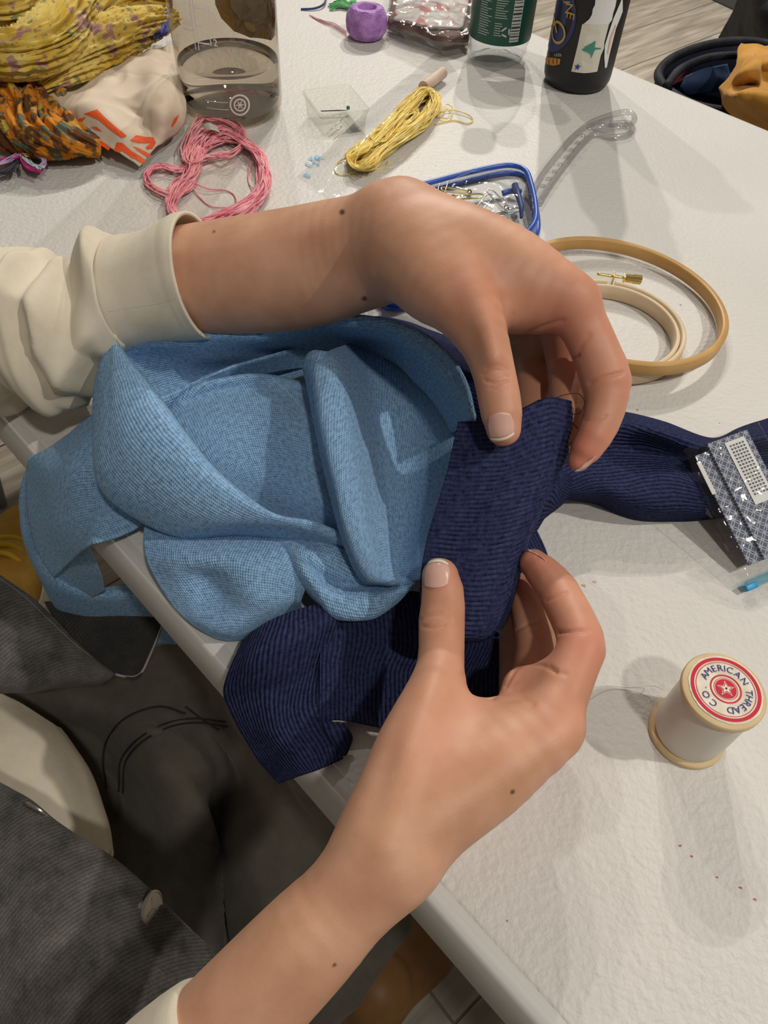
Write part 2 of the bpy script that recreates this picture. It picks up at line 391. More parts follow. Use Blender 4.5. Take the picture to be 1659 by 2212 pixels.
# ================================================================== person: arms and hands
def chain(pts, k=.004, flat=None, step=.006):
    p = np.array([[*D(u, v, d), r*d/FPX] for u, v, d, r in pts]); L = np.linalg.norm(np.diff(p[:, :3], axis=0), axis=1).sum()
    c = crom(p, max(3, int(L/step)+1)); q = dict(pts=c[:, :3], r=c[:, 3], k=k)
    if flat: q['flat'] = flat
    return [q]
FWD = MW[:, 2].copy()
def arm_mesh(prims, res, creases, tints, moles):
    Fd, lo = field(prims, res); V, F = surface_nets(Fd, lo, res); V = smooth_mesh(V, F, 3)
    N = vnormals(V, F)
    if np.mean(np.einsum('ij,ij->i', N, V-V.mean(0))) < 0: F = F[:, ::-1]; N = -N
    pj = proj(V); facing = np.einsum('ij,ij->i', N, CAMP-V) > 0
    for pts, w, dep in creases:                    # skin folds: shallow grooves
        c = crom(np.array(pts, float), 40)
        near = facing & (pj[:, 0] > c[:, 0].min()-20) & (pj[:, 0] < c[:, 0].max()+20) & (pj[:, 1] > c[:, 1].min()-20) & (pj[:, 1] < c[:, 1].max()+20)
        ii = np.where(near)[0]
        if not len(ii): continue
        dd = np.min(np.linalg.norm(pj[ii, None, :2]-c[None, :, :2], axis=2), 1)
        V[ii] -= N[ii]*(dep*np.exp(-(dd/w)**2))[:, None]
    red = np.zeros(len(V)); dark = np.zeros(len(V))
    for u, v, d, rad, s in tints:
        red = np.maximum(red, s*np.exp(-(np.linalg.norm(V-D(u, v, d), axis=1)/rad)**2))
    for u, v, rp in moles:
        dd = np.hypot(pj[:, 0]-u, pj[:, 1]-v); dark = np.maximum(dark, np.where(facing, np.clip((rp+2.5-dd)/3, 0, 1), 0))
    return V, F, red, dark
# --- right hand (lower in the frame)
low = []
low += chain([(100, 2610, .262, 128), (240, 2470, .262, 126), (388, 2320, .262, 123), (527, 2176, .262, 119), (666, 2032, .262, 112), (770, 1924, .264, 98), (835, 1852, .266, 96)], .010)
low += chain([(800, 1880, .264, 80), (835, 1770, .269, 84), (872, 1670, .276, 82), (915, 1560, .287, 72), (945, 1475, .299, 58), (953, 1420, .307, 50), (954, 1345, .315, 50), (957, 1300, .319, 47), (955, 1262, .3212, 44), (951, 1245, .3215, 40)], .012)     # thumb
low += chain([(860, 1820, .268, 96), (960, 1735, .272, 100), (1060, 1665, .277, 94), (1140, 1605, .282, 78), (1188, 1555, .286, 62)], .012)             # index ray
low += chain([(930, 1650, .286, 74), (1010, 1610, .291, 74), (1090, 1575, .294, 62)], .016)                                # web
low += chain([(890, 1800, .290, 90), (1050, 1660, .300, 85), (1150, 1560, .310, 66)], .012)                                # middle ray
low += chain([(900, 1800, .310, 80), (1050, 1650, .322, 80), (1125, 1565, .330, 60)], .012)
low += chain([(900, 1790, .325, 75), (1040, 1640, .340, 75), (1100, 1570, .348, 56)], .012)
low += chain([(1192, 1555, .286, 60), (1218, 1495, .291, 55), (1240, 1440, .297, 52), (1256, 1396, .302, 52), (1243, 1350, .310, 48), (1222, 1308, .318, 46), (1204, 1274, .325, 44), (1172, 1236, .333, 38), (1152, 1216, .337, 31)], .005)           # index finger
low += chain([(1150, 1560, .312, 58), (1152, 1480, .322, 50), (1160, 1400, .335, 47), (1148, 1340, .344, 42), (1136, 1300, .350, 38), (1122, 1270, .354, 30), (1116, 1258, .356, 24)], .004)                              # middle finger
low += chain([(1125, 1565, .330, 50), (1122, 1490, .344, 44), (1118, 1420, .358, 40), (1112, 1350, .366, 36), (1098, 1318, .368, 30)], .003)   # ring
low += chain([(1100, 1565, .348, 44), (1105, 1500, .360, 38), (1112, 1430, .370, 34), (1108, 1400, .374, 28)], .003)     # little finger
low += chain([(1128, 1480, .309, 38), (1172, 1474, .304, 41)], .010)                                                          # pad at the finger roots
low += chain([(938, 1480, .2895, 15), (915, 1560, .2765, 17), (885, 1650, .2650, 17), (860, 1740, .2583, 15), (835, 1820, .2540, 10)], .007)   # thumb tendon
low += chain([(880, 1895, .2555, 28), (905, 1880, .2555, 24)], .010)                                                          # wrist bone
low += chain([(1190, 1600, .2780, 36), (1215, 1588, .2800, 30)], .010)                                                        # index knuckle
low_cr = [([(908, 1338), (930, 1330), (960, 1332), (975, 1345)], 3, .0006), ([(912, 1352), (935, 1356), (960, 1350)], 3, .0006), ([(918, 1328), (945, 1322), (968, 1328)], 2.5, .0004),
          ([(1180, 1298), (1205, 1288), (1226, 1280)], 3, .0005), ([(1206, 1366), (1235, 1364), (1275, 1362)], 3.5, .0010), ([(1116, 1362), (1140, 1348), (1165, 1342)], 3, .0007),
          ([(1092, 1482), (1120, 1440), (1165, 1436), (1200, 1450)], 4, .0008), ([(1188, 1440), (1205, 1452), (1222, 1456)], 5, .0005), ([(1050, 1500), (1090, 1512), (1125, 1508), (1150, 1520)], 7, .0005), ([(1000, 1455), (1030, 1490), (1065, 1508)], 6, .0005)]
low_tint = [(948, 1232, .318, .016, .5), (1146, 1215, .333, .018, .9), (1120, 1262, .350, .014, .8), (955, 1345, .305, .016, .35), (1265, 1400, .295, .018, .7), (1215, 1560, .280, .022, .35), (930, 1520, .275, .03, .25), (1150, 1440, .31, .025, .45), (1180, 1300, .315, .018, .6)]
LV, LF, LR, LK = arm_mesh(low, .0009, low_cr, low_tint, [(1107, 1711, 4), (723, 2085, 3.5)])
# --- left hand (upper in the frame)
up = []
up += chain([(150, 660, .425, 78), (300, 628, .410, 82), (385, 608, .403, 108), (480, 601, .400, 119), (640, 583, .392, 127), (760, 553, .380, 121), (868, 528, .365, 112)], .012)
up += chain([(868, 505, .362, 92), (960, 530, .352, 98), (1080, 575, .346, 92), (1175, 622, .342, 74), (1236, 655, .340, 54)], .012)     # index ray
up += chain([(885, 545, .350, 92), (930, 590, .341, 86), (982, 640, .334, 76), (1026, 698, .329, 64), (1052, 755, .325, 51), (1068, 810, .322, 46), (1079, 865, .320, 46), (1086, 910, .319, 43), (1088, 926, .319, 38)], .012)       # thumb
up += chain([(960, 610, .350, 80), (1060, 640, .348, 74), (1150, 655, .348, 54)], .016)                                                         # web
up += chain([(880, 510, .375, 84), (1040, 570, .372, 84), (1200, 640, .366, 60)], .012)
up += chain([(880, 520, .392, 80), (1020, 585, .394, 80), (1150, 665, .390, 62)], .012)
up += chain([(880, 530, .405, 72), (1000, 600, .412, 72), (1110, 680, .408, 56)], .012)
up += chain([(1236, 654, .340, 55), (1260, 702, .341, 52), (1287, 760, .342, 51), (1308, 818, .342, 54), (1310, 862, .341, 46), (1300, 905, .340, 42), (1284, 940, .339, 39), (1262, 976, .340, 33), (1250, 994, .341, 25)], .005)       # index finger
up += chain([(1200, 640, .366, 58), (1218, 710, .374, 54), (1232, 785, .374, 50), (1232, 840, .365, 46), (1228, 900, .358, 40), (1218, 950, .354, 30)], .004)                                                       # middle finger
up += chain([(1150, 660, .390, 58), (1156, 730, .396, 56), (1158, 785, .398, 48), (1155, 850, .386, 40), (1150, 920, .372, 32)], .004)      # ring
up += chain([(1110, 680, .408, 52), (1120, 740, .414, 48), (1125, 800, .410, 40), (1120, 860, .398, 32)], .004)                              # little
up += chain([(985, 560, .3325, 22), (1020, 630, .3225, 19), (1050, 705, .3160, 16), (1066, 770, .3130, 12)], .008)                            # thumb tendon
up += chain([(1225, 632, .3350, 28), (1240, 645, .3365, 26)], .010)                                                                           # index knuckle
up += chain([(838, 470, .362, 60), (860, 460, .362, 55)], .012)                                                                               # wrist bone
up_cr = [([(1042, 808), (1062, 800), (1085, 802), (1100, 812)], 3, .0007), ([(1048, 822), (1072, 828), (1100, 824)], 3, .0007), ([(1050, 795), (1075, 790), (1098, 798)], 3, .0005), ([(1058, 838), (1080, 842), (1098, 838)], 2.5, .0004),
         ([(1274, 828), (1305, 815), (1345, 805)], 3.5, .0009), ([(1262, 908), (1290, 905), (1310, 898)], 3, .0006), ([(1191, 802), (1222, 782), (1248, 770)], 4, .0010), ([(1110, 735), (1150, 715), (1190, 700), (1215, 692)], 4, .0008), ([(1248, 765), (1256, 745), (1272, 725)], 6, .0004), 
         ([(1100, 720), (1102, 700), (1107, 680)], 6, .0003)]
up_tint = [(1090, 940, .315, .014, .5), (1252, 985, .335, .020, 1.0), (1220, 940, .350, .014, .6), (1080, 815, .31, .015, .45), (1285, 640, .335, .016, .5), (1330, 820, .335, .018, .6), (1230, 720, .345, .03, .7), (1180, 720, .36, .03, .7), (1050, 660, .32, .03, .35)]
UV_, UF_, UR_, UK_ = arm_mesh(up, .0010, up_cr, up_tint, [(739, 458, 5), (787, 645, 4.5), (462, 500, 2)])
# --- the rest of the body, inside the clothes
TORSO = D(-170, 1800, .58)
SHR = D(330, 2620, .17)+np.array([0, 0, .0]); SHL = D(-560, 1060, .52)
def cap(a, ra, b, rb, k=.03): return dict(pts=np.array([a, b], float), r=np.array([ra, rb]), k=k)
bodyp = [cap(TORSO+[0, 0, -.10], .105, TORSO+[-.02, -.02, .10], .10), cap(SHL, .042, TORSO+[-.02, -.02, .12], .06),
         cap(D(150, 660, .425), .019, D(-260, 770, .47), .030), cap(D(-260, 770, .47), .032, SHL, .042),
         cap(D(100, 2610, .262), .020, D(60, 2760, .29), .026), cap(D(60, 2760, .29), .028, D(-420, 2520, .44), .05), cap(D(-420, 2520, .44), .05, TORSO+[-.02, -.02, .02], .06)]
SHIRTP = [dict(pts=q['pts'], r=q['r']+.009, k=q['k']) for q in bodyp if q is not bodyp[4]]
SHIRTP[2]['pts'] = np.array([D(-60, 715, .445), SHIRTP[2]['pts'][1]])
Fd, lo = field(bodyp, .006, .01); TV, TF = surface_nets(Fd, lo, .006); TV = smooth_mesh(TV, TF, 2)
M_skin = mat('skin', (.62, .36, .25), .48, .35, Subsurface_Weight=.12, Subsurface_Scale=.004)
n_, l_, b_ = nodes(M_skin); b_.inputs['Subsurface Radius'].default_value = (1.0, .35, .18)
at = n_.new('ShaderNodeAttribute'); at.attribute_name = 'flush'; at2 = n_.new('ShaderNodeAttribute'); at2.attribute_name = 'mole'
tc_ = n_.new('ShaderNodeTexCoord'); tn = n_.new('ShaderNodeTexNoise'); tn.inputs['Scale'].default_value = 45; tn.inputs['Detail'].default_value = 5; l_.new(tc_.outputs['Object'], tn.inputs['Vector'])
r1 = n_.new('ShaderNodeValToRGB'); r1.color_ramp.elements[0].position = .3; r1.color_ramp.elements[1].position = .72
r1.color_ramp.elements[0].color = (.50, .25, .145, 1); r1.color_ramp.elements[1].color = (.65, .365, .235, 1); l_.new(tn.outputs['Fac'], r1.inputs[0])
x1 = n_.new('ShaderNodeMix'); x1.data_type = 'RGBA'; l_.new(at.outputs['Fac'], x1.inputs[0]); l_.new(r1.outputs[0], x1.inputs[6]); x1.inputs[7].default_value = (.60, .22, .145, 1)
x2 = n_.new('ShaderNodeMix'); x2.data_type = 'RGBA'; l_.new(at2.outputs['Fac'], x2.inputs[0]); l_.new(x1.outputs[2], x2.inputs[6]); x2.inputs[7].default_value = (.10, .055, .04, 1)
l_.new(x2.outputs[2], b_.inputs['Base Color'])
b1 = bump(M_skin, 900, .07, .0005, detail=4, tex='noise'); b2 = bump(M_skin, 2200, .08, .0004, tex='voronoi', prev=b1)
person = empty('person', (TORSO[0], TORSO[1], 0), 'seated person in a cream top and black denim jacket holding a folded navy band', 'person')
V = np.concatenate([LV, UV_, TV]); F = np.concatenate([LF, UF_+len(LV), TF+len(LV)+len(UV_)])
me = bpy.data.meshes.new('body'); me.vertices.add(len(V)); me.vertices.foreach_set('co', V.astype(np.float32).ravel())
me.loops.add(F.size); me.loops.foreach_set('vertex_index', F.astype(np.int32).ravel()); me.polygons.add(len(F))
me.polygons.foreach_set('loop_start', np.arange(0, F.size, 4, dtype=np.int32)); me.polygons.foreach_set('loop_total', np.full(len(F), 4, np.int32))
me.polygons.foreach_set('use_smooth', np.ones(len(F), bool)); me.update(calc_edges=True)
for nm, arr in (('flush', np.concatenate([LR, UR_, np.zeros(len(TV))])), ('mole', np.concatenate([LK, UK_, np.zeros(len(TV))]))):
    a_ = me.attributes.new(nm, 'FLOAT', 'POINT'); a_.data.foreach_set('value', arr.astype(np.float32))
body = link('body', me, person, M_skin); tag(body, 'light skin of the hands and bare forearms')
# --- nails
M_nail = mat('nail', (.70, .42, .34), .22, .5); M_nailtip = mat('nail_edge', (.86, .76, .58), .3, .5)
def nail(q, left, right, lift=.0004, free=.12, bow_base=7, bow_tip=7, ns=15, nt=18):
    """left / right: photo outline of the nail from its root to its free edge, laid on the finger"""
    l = crom(np.array([(u, v, 0) for u, v in left], float), nt)[:, :2]; r = crom(np.array([(u, v, 0) for u, v in right], float), nt)[:, :2]
    ax = (l[-1]+r[-1]-l[0]-r[0]); ax /= np.linalg.norm(ax); G = np.full((nt, ns, 3), np.nan)
    for i in range(nt):
        t = i/(nt-1)
        for j in range(ns):
            s_ = 2*j/(ns-1)-1; p = l[i]*(1-s_)/2+r[i]*(1+s_)/2+ax*((1-s_*s_)*(bow_tip*t-bow_base*(1-t)))
            h = q(p[0], p[1], lift*(.25+.75*(1-s_*s_)))
            if h is not None: G[i, j] = h
    ref = np.nanmean(G, axis=(0, 1))
    for i in range(nt):
        for j in range(ns):
            if np.isnan(G[i, j, 0]):
                ok = np.argwhere(~np.isnan(G[:, :, 0])); k_ = ok[np.argmin(np.abs(ok-[i, j]).sum(1))]; G[i, j] = G[k_[0], k_[1]]
    k_ = int(round((nt-1)*(1-free)))
    def part(i0, i1, nm, m, par):
        Q = G[i0:i1+1]; a_, b_ = Q.shape[:2]; Ff = [(i*b_+j, i*b_+j+1, (i+1)*b_+j+1, (i+1)*b_+j) for i in range(a_-1) for j in range(b_-1)]
        o = mesh(nm, Q.reshape(-1, 3), Ff, m, par); md = o.modifiers.new('t', 'SOLIDIFY'); md.thickness = .0005; md.offset = 0; return o
    o = part(0, k_, 'nail', M_nail, body); part(k_, nt-1, 'nail_edge', M_nailtip, o); return o
qU = seen_surface(UV_, UF_); qL = seen_surface(LV, LF)
tag(nail(qU, [(1056, 902), (1054, 925), (1060, 950)], [(1102, 895), (1110, 915), (1110, 938)]), 'thumbnail of the upper hand')
tag(nail(qL, [(917, 1266), (917, 1238), (926, 1214)], [(967, 1262), (972, 1238), (967, 1217)], free=.14), 'thumbnail of the lower hand')
tag(nail(qU, [(1262, 1000), (1252, 1010), (1241, 1016)], [(1286, 985), (1272, 1002), (1252, 1014)], bow_base=2, bow_tip=2, free=.25), 'fingernail of the index finger, upper hand')
tag(nail(qL, [(1165, 1201), (1150, 1194), (1138, 1189)], [(1180, 1212), (1160, 1198), (1142, 1188)], bow_base=1, bow_tip=1, free=.3), 'fingernail of the index finger, lower hand')
# ================================================================== the knitwear
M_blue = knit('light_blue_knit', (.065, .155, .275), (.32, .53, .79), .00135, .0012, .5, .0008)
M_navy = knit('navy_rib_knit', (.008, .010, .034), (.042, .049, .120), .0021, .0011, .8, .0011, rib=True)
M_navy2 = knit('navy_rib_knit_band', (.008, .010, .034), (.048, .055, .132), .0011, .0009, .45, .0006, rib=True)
sw = empty('light_blue_sweater', P(600, 950), 'crumpled light blue knit sweater in the middle with a navy ribbed band sewn on', 'sweater')
nvs = empty('navy_sweater', P(900, 1350), 'navy ribbed knit garment spread on the table beneath the light blue one', 'sweater')
# front band of the light blue heap
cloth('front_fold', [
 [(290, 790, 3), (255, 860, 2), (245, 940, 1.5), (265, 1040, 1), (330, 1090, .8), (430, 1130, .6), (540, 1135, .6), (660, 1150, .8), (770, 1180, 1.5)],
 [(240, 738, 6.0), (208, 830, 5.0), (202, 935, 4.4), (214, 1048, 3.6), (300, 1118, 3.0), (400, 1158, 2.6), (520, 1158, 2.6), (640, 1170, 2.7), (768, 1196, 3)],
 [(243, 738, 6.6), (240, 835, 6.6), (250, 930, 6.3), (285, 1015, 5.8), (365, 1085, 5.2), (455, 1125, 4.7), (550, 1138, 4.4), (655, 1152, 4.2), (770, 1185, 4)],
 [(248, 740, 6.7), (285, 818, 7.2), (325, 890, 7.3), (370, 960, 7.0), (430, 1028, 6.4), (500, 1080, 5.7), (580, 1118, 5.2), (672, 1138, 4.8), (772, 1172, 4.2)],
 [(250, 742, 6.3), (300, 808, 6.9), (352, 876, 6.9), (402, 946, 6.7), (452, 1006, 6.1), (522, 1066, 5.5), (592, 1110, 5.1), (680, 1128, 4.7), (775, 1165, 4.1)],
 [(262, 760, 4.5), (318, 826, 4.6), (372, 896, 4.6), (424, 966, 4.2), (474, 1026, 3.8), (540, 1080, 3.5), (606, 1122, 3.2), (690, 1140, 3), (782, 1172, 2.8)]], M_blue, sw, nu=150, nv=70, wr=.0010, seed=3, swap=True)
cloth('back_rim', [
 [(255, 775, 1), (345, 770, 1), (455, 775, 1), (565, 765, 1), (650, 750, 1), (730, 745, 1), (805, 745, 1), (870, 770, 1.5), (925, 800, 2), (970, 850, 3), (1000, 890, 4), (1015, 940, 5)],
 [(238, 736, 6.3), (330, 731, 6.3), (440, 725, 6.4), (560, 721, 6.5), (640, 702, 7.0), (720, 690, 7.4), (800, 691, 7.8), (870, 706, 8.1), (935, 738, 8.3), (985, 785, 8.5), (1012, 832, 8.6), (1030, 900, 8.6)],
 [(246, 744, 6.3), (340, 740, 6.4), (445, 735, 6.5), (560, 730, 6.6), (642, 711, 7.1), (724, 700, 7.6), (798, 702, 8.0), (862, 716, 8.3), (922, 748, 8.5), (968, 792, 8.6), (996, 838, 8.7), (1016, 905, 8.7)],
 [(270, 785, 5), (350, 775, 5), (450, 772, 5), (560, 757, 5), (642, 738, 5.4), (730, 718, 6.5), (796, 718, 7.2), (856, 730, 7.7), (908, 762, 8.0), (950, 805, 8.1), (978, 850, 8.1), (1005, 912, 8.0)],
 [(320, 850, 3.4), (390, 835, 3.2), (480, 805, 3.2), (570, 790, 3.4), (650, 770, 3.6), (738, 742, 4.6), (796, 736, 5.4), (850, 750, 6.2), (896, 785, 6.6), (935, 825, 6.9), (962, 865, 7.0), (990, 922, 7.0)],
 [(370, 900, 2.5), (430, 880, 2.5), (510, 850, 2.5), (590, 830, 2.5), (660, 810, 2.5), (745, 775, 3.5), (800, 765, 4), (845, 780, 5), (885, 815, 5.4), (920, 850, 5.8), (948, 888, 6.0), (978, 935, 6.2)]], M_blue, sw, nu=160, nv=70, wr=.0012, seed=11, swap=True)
cloth('inner_pleat', [
 [(330, 880, 3), (400, 850, 3.4), (480, 815, 3.8), (570, 790, 4.0), (650, 775, 3.4), (700, 790, 2.6)],
 [(345, 862, 4.6), (410, 830, 4.9), (490, 795, 5.1), (575, 770, 5.2), (650, 752, 4.6), (700, 765, 3.2)],
 [(360, 905, 3.2), (420, 865, 3.4), (500, 828, 3.6), (580, 806, 3.6), (655, 795, 3.0), (705, 800, 2.4)]], M_blue, sw, nu=60, nv=30, wr=.001, seed=5, swap=True)
cloth('middle_hump', [
 [(372, 905, 2.10), (430, 860, 2.10), (520, 830, 2.10), (600, 826, 2.29), (690, 842, 2.71)],
 [(364, 890, 3.64), (420, 838, 4.90), (520, 810, 5.16), (600, 811, 5.25), (695, 826, 5.47)],
 [(372, 905, 4.13), (436, 862, 4.48), (530, 840, 4.69), (610, 845, 5.14), (705, 865, 5.70)],
 [(395, 950, 4.06), (462, 925, 4.41), (548, 905, 4.62), (630, 915, 5.18), (712, 935, 5.52)],
 [(432, 1010, 3.36), (500, 995, 3.78), (578, 985, 4.08), (655, 1000, 4.50), (720, 1025, 4.60)],
 [(485, 1065, 2.66), (560, 1065, 2.94), (640, 1072, 3.63), (700, 1082, 4.05), (740, 1105, 3.86)],
 [(565, 1120, 1.98), (640, 1135, 2.31), (700, 1145, 2.58), (750, 1165, 2.58), (780, 1200, 2.58)]], M_blue, sw, nu=110, nv=90, wr=.0040, wscale=13, seed=8, swap=True)
cloth('hem_and_bowl', [
 [(656, 795, 6.60), (664, 768, 7.40), (680, 758, 7.90), (704, 760, 7.90), (730, 752, 6.25), (765, 742, 4.30), (810, 742, 3.90), (860, 760, 4.50), (905, 800, 5.25), (950, 858, 5.70), (985, 912, 5.85)],
 [(664, 830, 6.40), (674, 812, 7.50), (692, 806, 8.00), (730, 804, 7.90), (762, 800, 6.55), (792, 790, 5.10), (835, 788, 4.70), (885, 812, 4.90), (930, 855, 5.35), (968, 905, 5.80), (992, 948, 6.05)],
 [(675, 895, 6.20), (684, 885, 7.30), (700, 878, 7.80), (745, 872, 7.70), (778, 868, 6.55), (810, 862, 5.30), (852, 868, 4.90), (895, 885, 5.00), (935, 915, 5.45), (968, 955, 5.90), (990, 990, 6.15)],
 [(690, 975, 5.80), (698, 968, 6.90), (714, 965, 7.40), (756, 962, 7.30), (790, 960, 6.25), (822, 958, 5.10), (862, 960, 4.70), (900, 972, 4.80), (935, 992, 5.35), (962, 1018, 5.80), (980, 1040, 6.05)],
 [(712, 1075, 5.20), (720, 1068, 6.30), (735, 1066, 6.80), (776, 1060, 6.70), (806, 1058, 5.75), (832, 1056, 4.80), (866, 1060, 4.60), (898, 1066, 4.80), (925, 1076, 5.35), (948, 1088, 5.80), (964, 1095, 5.95)],
 [(738, 1165, 4.60), (746, 1160, 5.60), (760, 1158, 6.00), (792, 1150, 6.00), (820, 1148, 5.25), (842, 1148, 4.60), (870, 1150, 4.50), (895, 1152, 4.80), (915, 1152, 5.35), (930, 1154, 5.80), (942, 1155, 5.85)],
 [(780, 1250, 3.60), (786, 1247, 4.40), (796, 1245, 4.80), (818, 1238, 4.90), (838, 1232, 4.45), (855, 1228, 4.10), (874, 1224, 4.30), (890, 1220, 4.60), (905, 1215, 5.15), (916, 1212, 5.50), (926, 1210, 5.55)],
 [(820, 1262, 2.80), (830, 1263, 3.60), (840, 1264, 4.00), (852, 1263, 4.20), (862, 1262, 3.95), (872, 1260, 3.70), (882, 1258, 3.90), (892, 1256, 4.20), (902, 1254, 4.65), (912, 1252, 5.10), (922, 1250, 5.15)]], M_blue, sw, nu=150, nv=110, wr=.0016, wscale=15, seed=21, swap=False)
cloth('lower_hem', [
 [(560, 1140, 2.2), (650, 1160, 3.4), (720, 1178, 3.8), (790, 1205, 3.6), (850, 1232, 3.8), (905, 1245, 4.4)],
 [(565, 1150, 2.4), (648, 1190, 4.0), (712, 1225, 3.9), (790, 1248, 3.3), (850, 1258, 3.7), (900, 1260, 4.3)],
 [(575, 1170, 2.6), (650, 1215, 3.9), (715, 1258, 3.2), (795, 1268, 3.0), (852, 1268, 3.6), (895, 1266, 4.2)],
 [(590, 1195, 2.6), (668, 1255, 3.7), (726, 1288, 3.6), (800, 1290, 3.7), (856, 1280, 4.0), (890, 1269, 4.2)],
 [(610, 1222, 2.2), (685, 1292, 3.1), (726, 1324, 3.2), (800, 1329, 3.3), (850, 1300, 3.6), (882, 1273, 4.0)],
 [(625, 1235, 1.6), (690, 1300, 2.3), (728, 1333, 2.5), (800, 1335, 2.7), (850, 1305, 3.2), (878, 1276, 3.8)],
 [(650, 1225, 1.2), (710, 1280, 1.6), (740, 1300, 1.8), (800, 1300, 2), (840, 1285, 2.6), (870, 1272, 3.3)]], M_blue, sw, nu=100, nv=60, wr=.0008, seed=31, swap=True)
cloth('side_fold', [
 [(330, 1105, 1.2), (400, 1130, 1.5), (500, 1140, 2), (600, 1155, 2.5), (690, 1200, 2.6)],
 [(312, 1145, 2.0), (395, 1172, 2.8), (500, 1175, 3.2), (600, 1190, 3.6), (690, 1230, 3.2)],
 [(316, 1198, 2.0), (390, 1215, 2.9), (470, 1208, 3.5), (560, 1225, 3.6), (665, 1262, 3.0)],
 [(340, 1252, 1.4), (395, 1262, 1.9), (455, 1248, 2.2), (540, 1262, 3.2), (655, 1285, 2.6)],
 [(378, 1308, .9), (420, 1312, 1.3), (480, 1298, 1.7), (555, 1300, 2.7), (650, 1300, 2.2)],
 [(425, 1350, .6), (470, 1358, 1.2), (525, 1345, 1.6), (585, 1325, 1.9), (650, 1306, 1.6)],
 [(468, 1376, .15), (498, 1381, .2), (540, 1374, .25), (600, 1344, .4), (655, 1316, .5)]], M_blue, sw, nu=100, nv=80, wr=.0010, seed=41, swap=True)
# part that slides over the table edge and hangs
cloth('hanging_drape', [
 [(260, 900, 2.6), (205, 893, 2.0), (150, 938, 1.7), (105, 970, 1.3), (72, 988, .6), (58, 1020, -1.0)],
 [(265, 950, 2.8), (215, 945, 2.6), (160, 985, 2.4), (118, 1003, 1.6), (84, 1014, .6), (60, 1050, -1.6)],
 [(265, 1010, 2.6), (218, 1015, 2.4), (165, 1035, 1.8), (122, 1052, .8), (92, 1062, -.6), (62, 1095, -3.0)],
 [(270, 1060, 1.8), (222, 1072, 1.2), (172, 1098, .2), (130, 1118, -1.2), (98, 1128, -2.6), (70, 1150, -5.0)],
 [(290, 1105, 1.4), (245, 1118, 1.1), (200, 1140, .6), (160, 1165, -1.6), (120, 1180, -4.4), (88, 1200, -7.0)],
 [(318, 1128, 1.2), (285, 1148, 1.0), (240, 1166, .9), (186, 1182, .1), (150, 1215, -5.5), (118, 1245, -9.0)]], M_blue, sw, nu=90, nv=80, wr=.0012, seed=51, swap=True)
cloth('hanging_loop', [
 [(72, 985, .2), (66, 1060, -2.4), (75, 1130, -5.2), (98, 1195, -8.2), (150, 1245, -10.5), (215, 1268, -12), (280, 1262, -12.5), (350, 1266, -13)],
 [(62, 1000, -.2), (48, 1070, -2.6), (54, 1140, -5.2), (80, 1205, -8.2), (135, 1265, -10.5), (205, 1290, -12), (280, 1288, -12.5), (360, 1290, -13)],
 [(66, 1010, -1.6), (46, 1085, -4.2), (52, 1155, -7), (76, 1225, -10), (118, 1300, -13), (200, 1335, -15), (285, 1335, -15.5), (370, 1335, -16)],
 [(90, 1030, -4), (72, 1100, -7), (78, 1180, -10), (105, 1250, -13), (140, 1345, -17), (210, 1385, -19), (300, 1390, -19), (380, 1390, -19)]], M_blue, sw, nu=110, nv=50, wr=.0014, seed=61, swap=True)
cloth('hanging_tail', [
 [(130, 1120, -3.4), (165, 1160, -4.2), (195, 1190, -5.2), (215, 1235, -7.5), (225, 1275, -10.5)],
 [(100, 1150, -5.2), (135, 1195, -6.4), (165, 1230, -8), (185, 1262, -10), (200, 1290, -12)],
 [(80, 1200, -8.6), (105, 1235, -9.6), (135, 1262, -11), (165, 1285, -12.5), (180, 1310, -14)]], M_blue, sw, nu=60, nv=40, wr=.001, seed=71, swap=True)
# navy ribbed band held in both hands
cloth('navy_band', [
 [(990, 915, .337), (1040, 913, .335), (1095, 905, .334), (1140, 880, .336), (1185, 862, .340), (1229, 869, .348)],
 [(980, 960, .336), (1035, 962, .333), (1095, 957, .332), (1150, 937, .334), (1195, 925, .341), (1229, 918, .350)],
 [(968, 1015, .335), (1030, 1020, .331), (1090, 1017, .330), (1142, 1007, .333), (1187, 993, .342), (1222, 972, .352)],
 [(950, 1080, .334), (1010, 1087, .330), (1075, 1085, .328), (1130, 1077, .332), (1166, 1066, .342), (1186, 1050, .352)],
 [(928, 1150, .333), (990, 1162, .329), (1055, 1162, .327), (1112, 1152, .331), (1140, 1146, .341), (1150, 1140, .350)],
 [(914, 1215, .333), (975, 1232, .329), (1040, 1237, .327), (1095, 1230, .331), (1118, 1223, .340), (1125, 1215, .350)],
 [(908, 1275, .333), (965, 1300, .330), (1025, 1310, .328), (1080, 1302, .331), (1102, 1292, .340), (1108, 1280, .350)],
 [(915, 1320, .334), (960, 1352, .332), (1010, 1366, .331), (1055, 1362, .333), (1082, 1345, .340), (1092, 1330, .350)],
 [(940, 1335, .345), (975, 1368, .340), (1010, 1382, .339), (1042, 1380, .341), (1068, 1362, .346), (1080, 1350, .352)]],
 M_navy2, sw, mode='d', nu=110, nv=420, wr=.0007, seed=81, rib=(1, .0022, .0013), thick=.0022, swap=True)
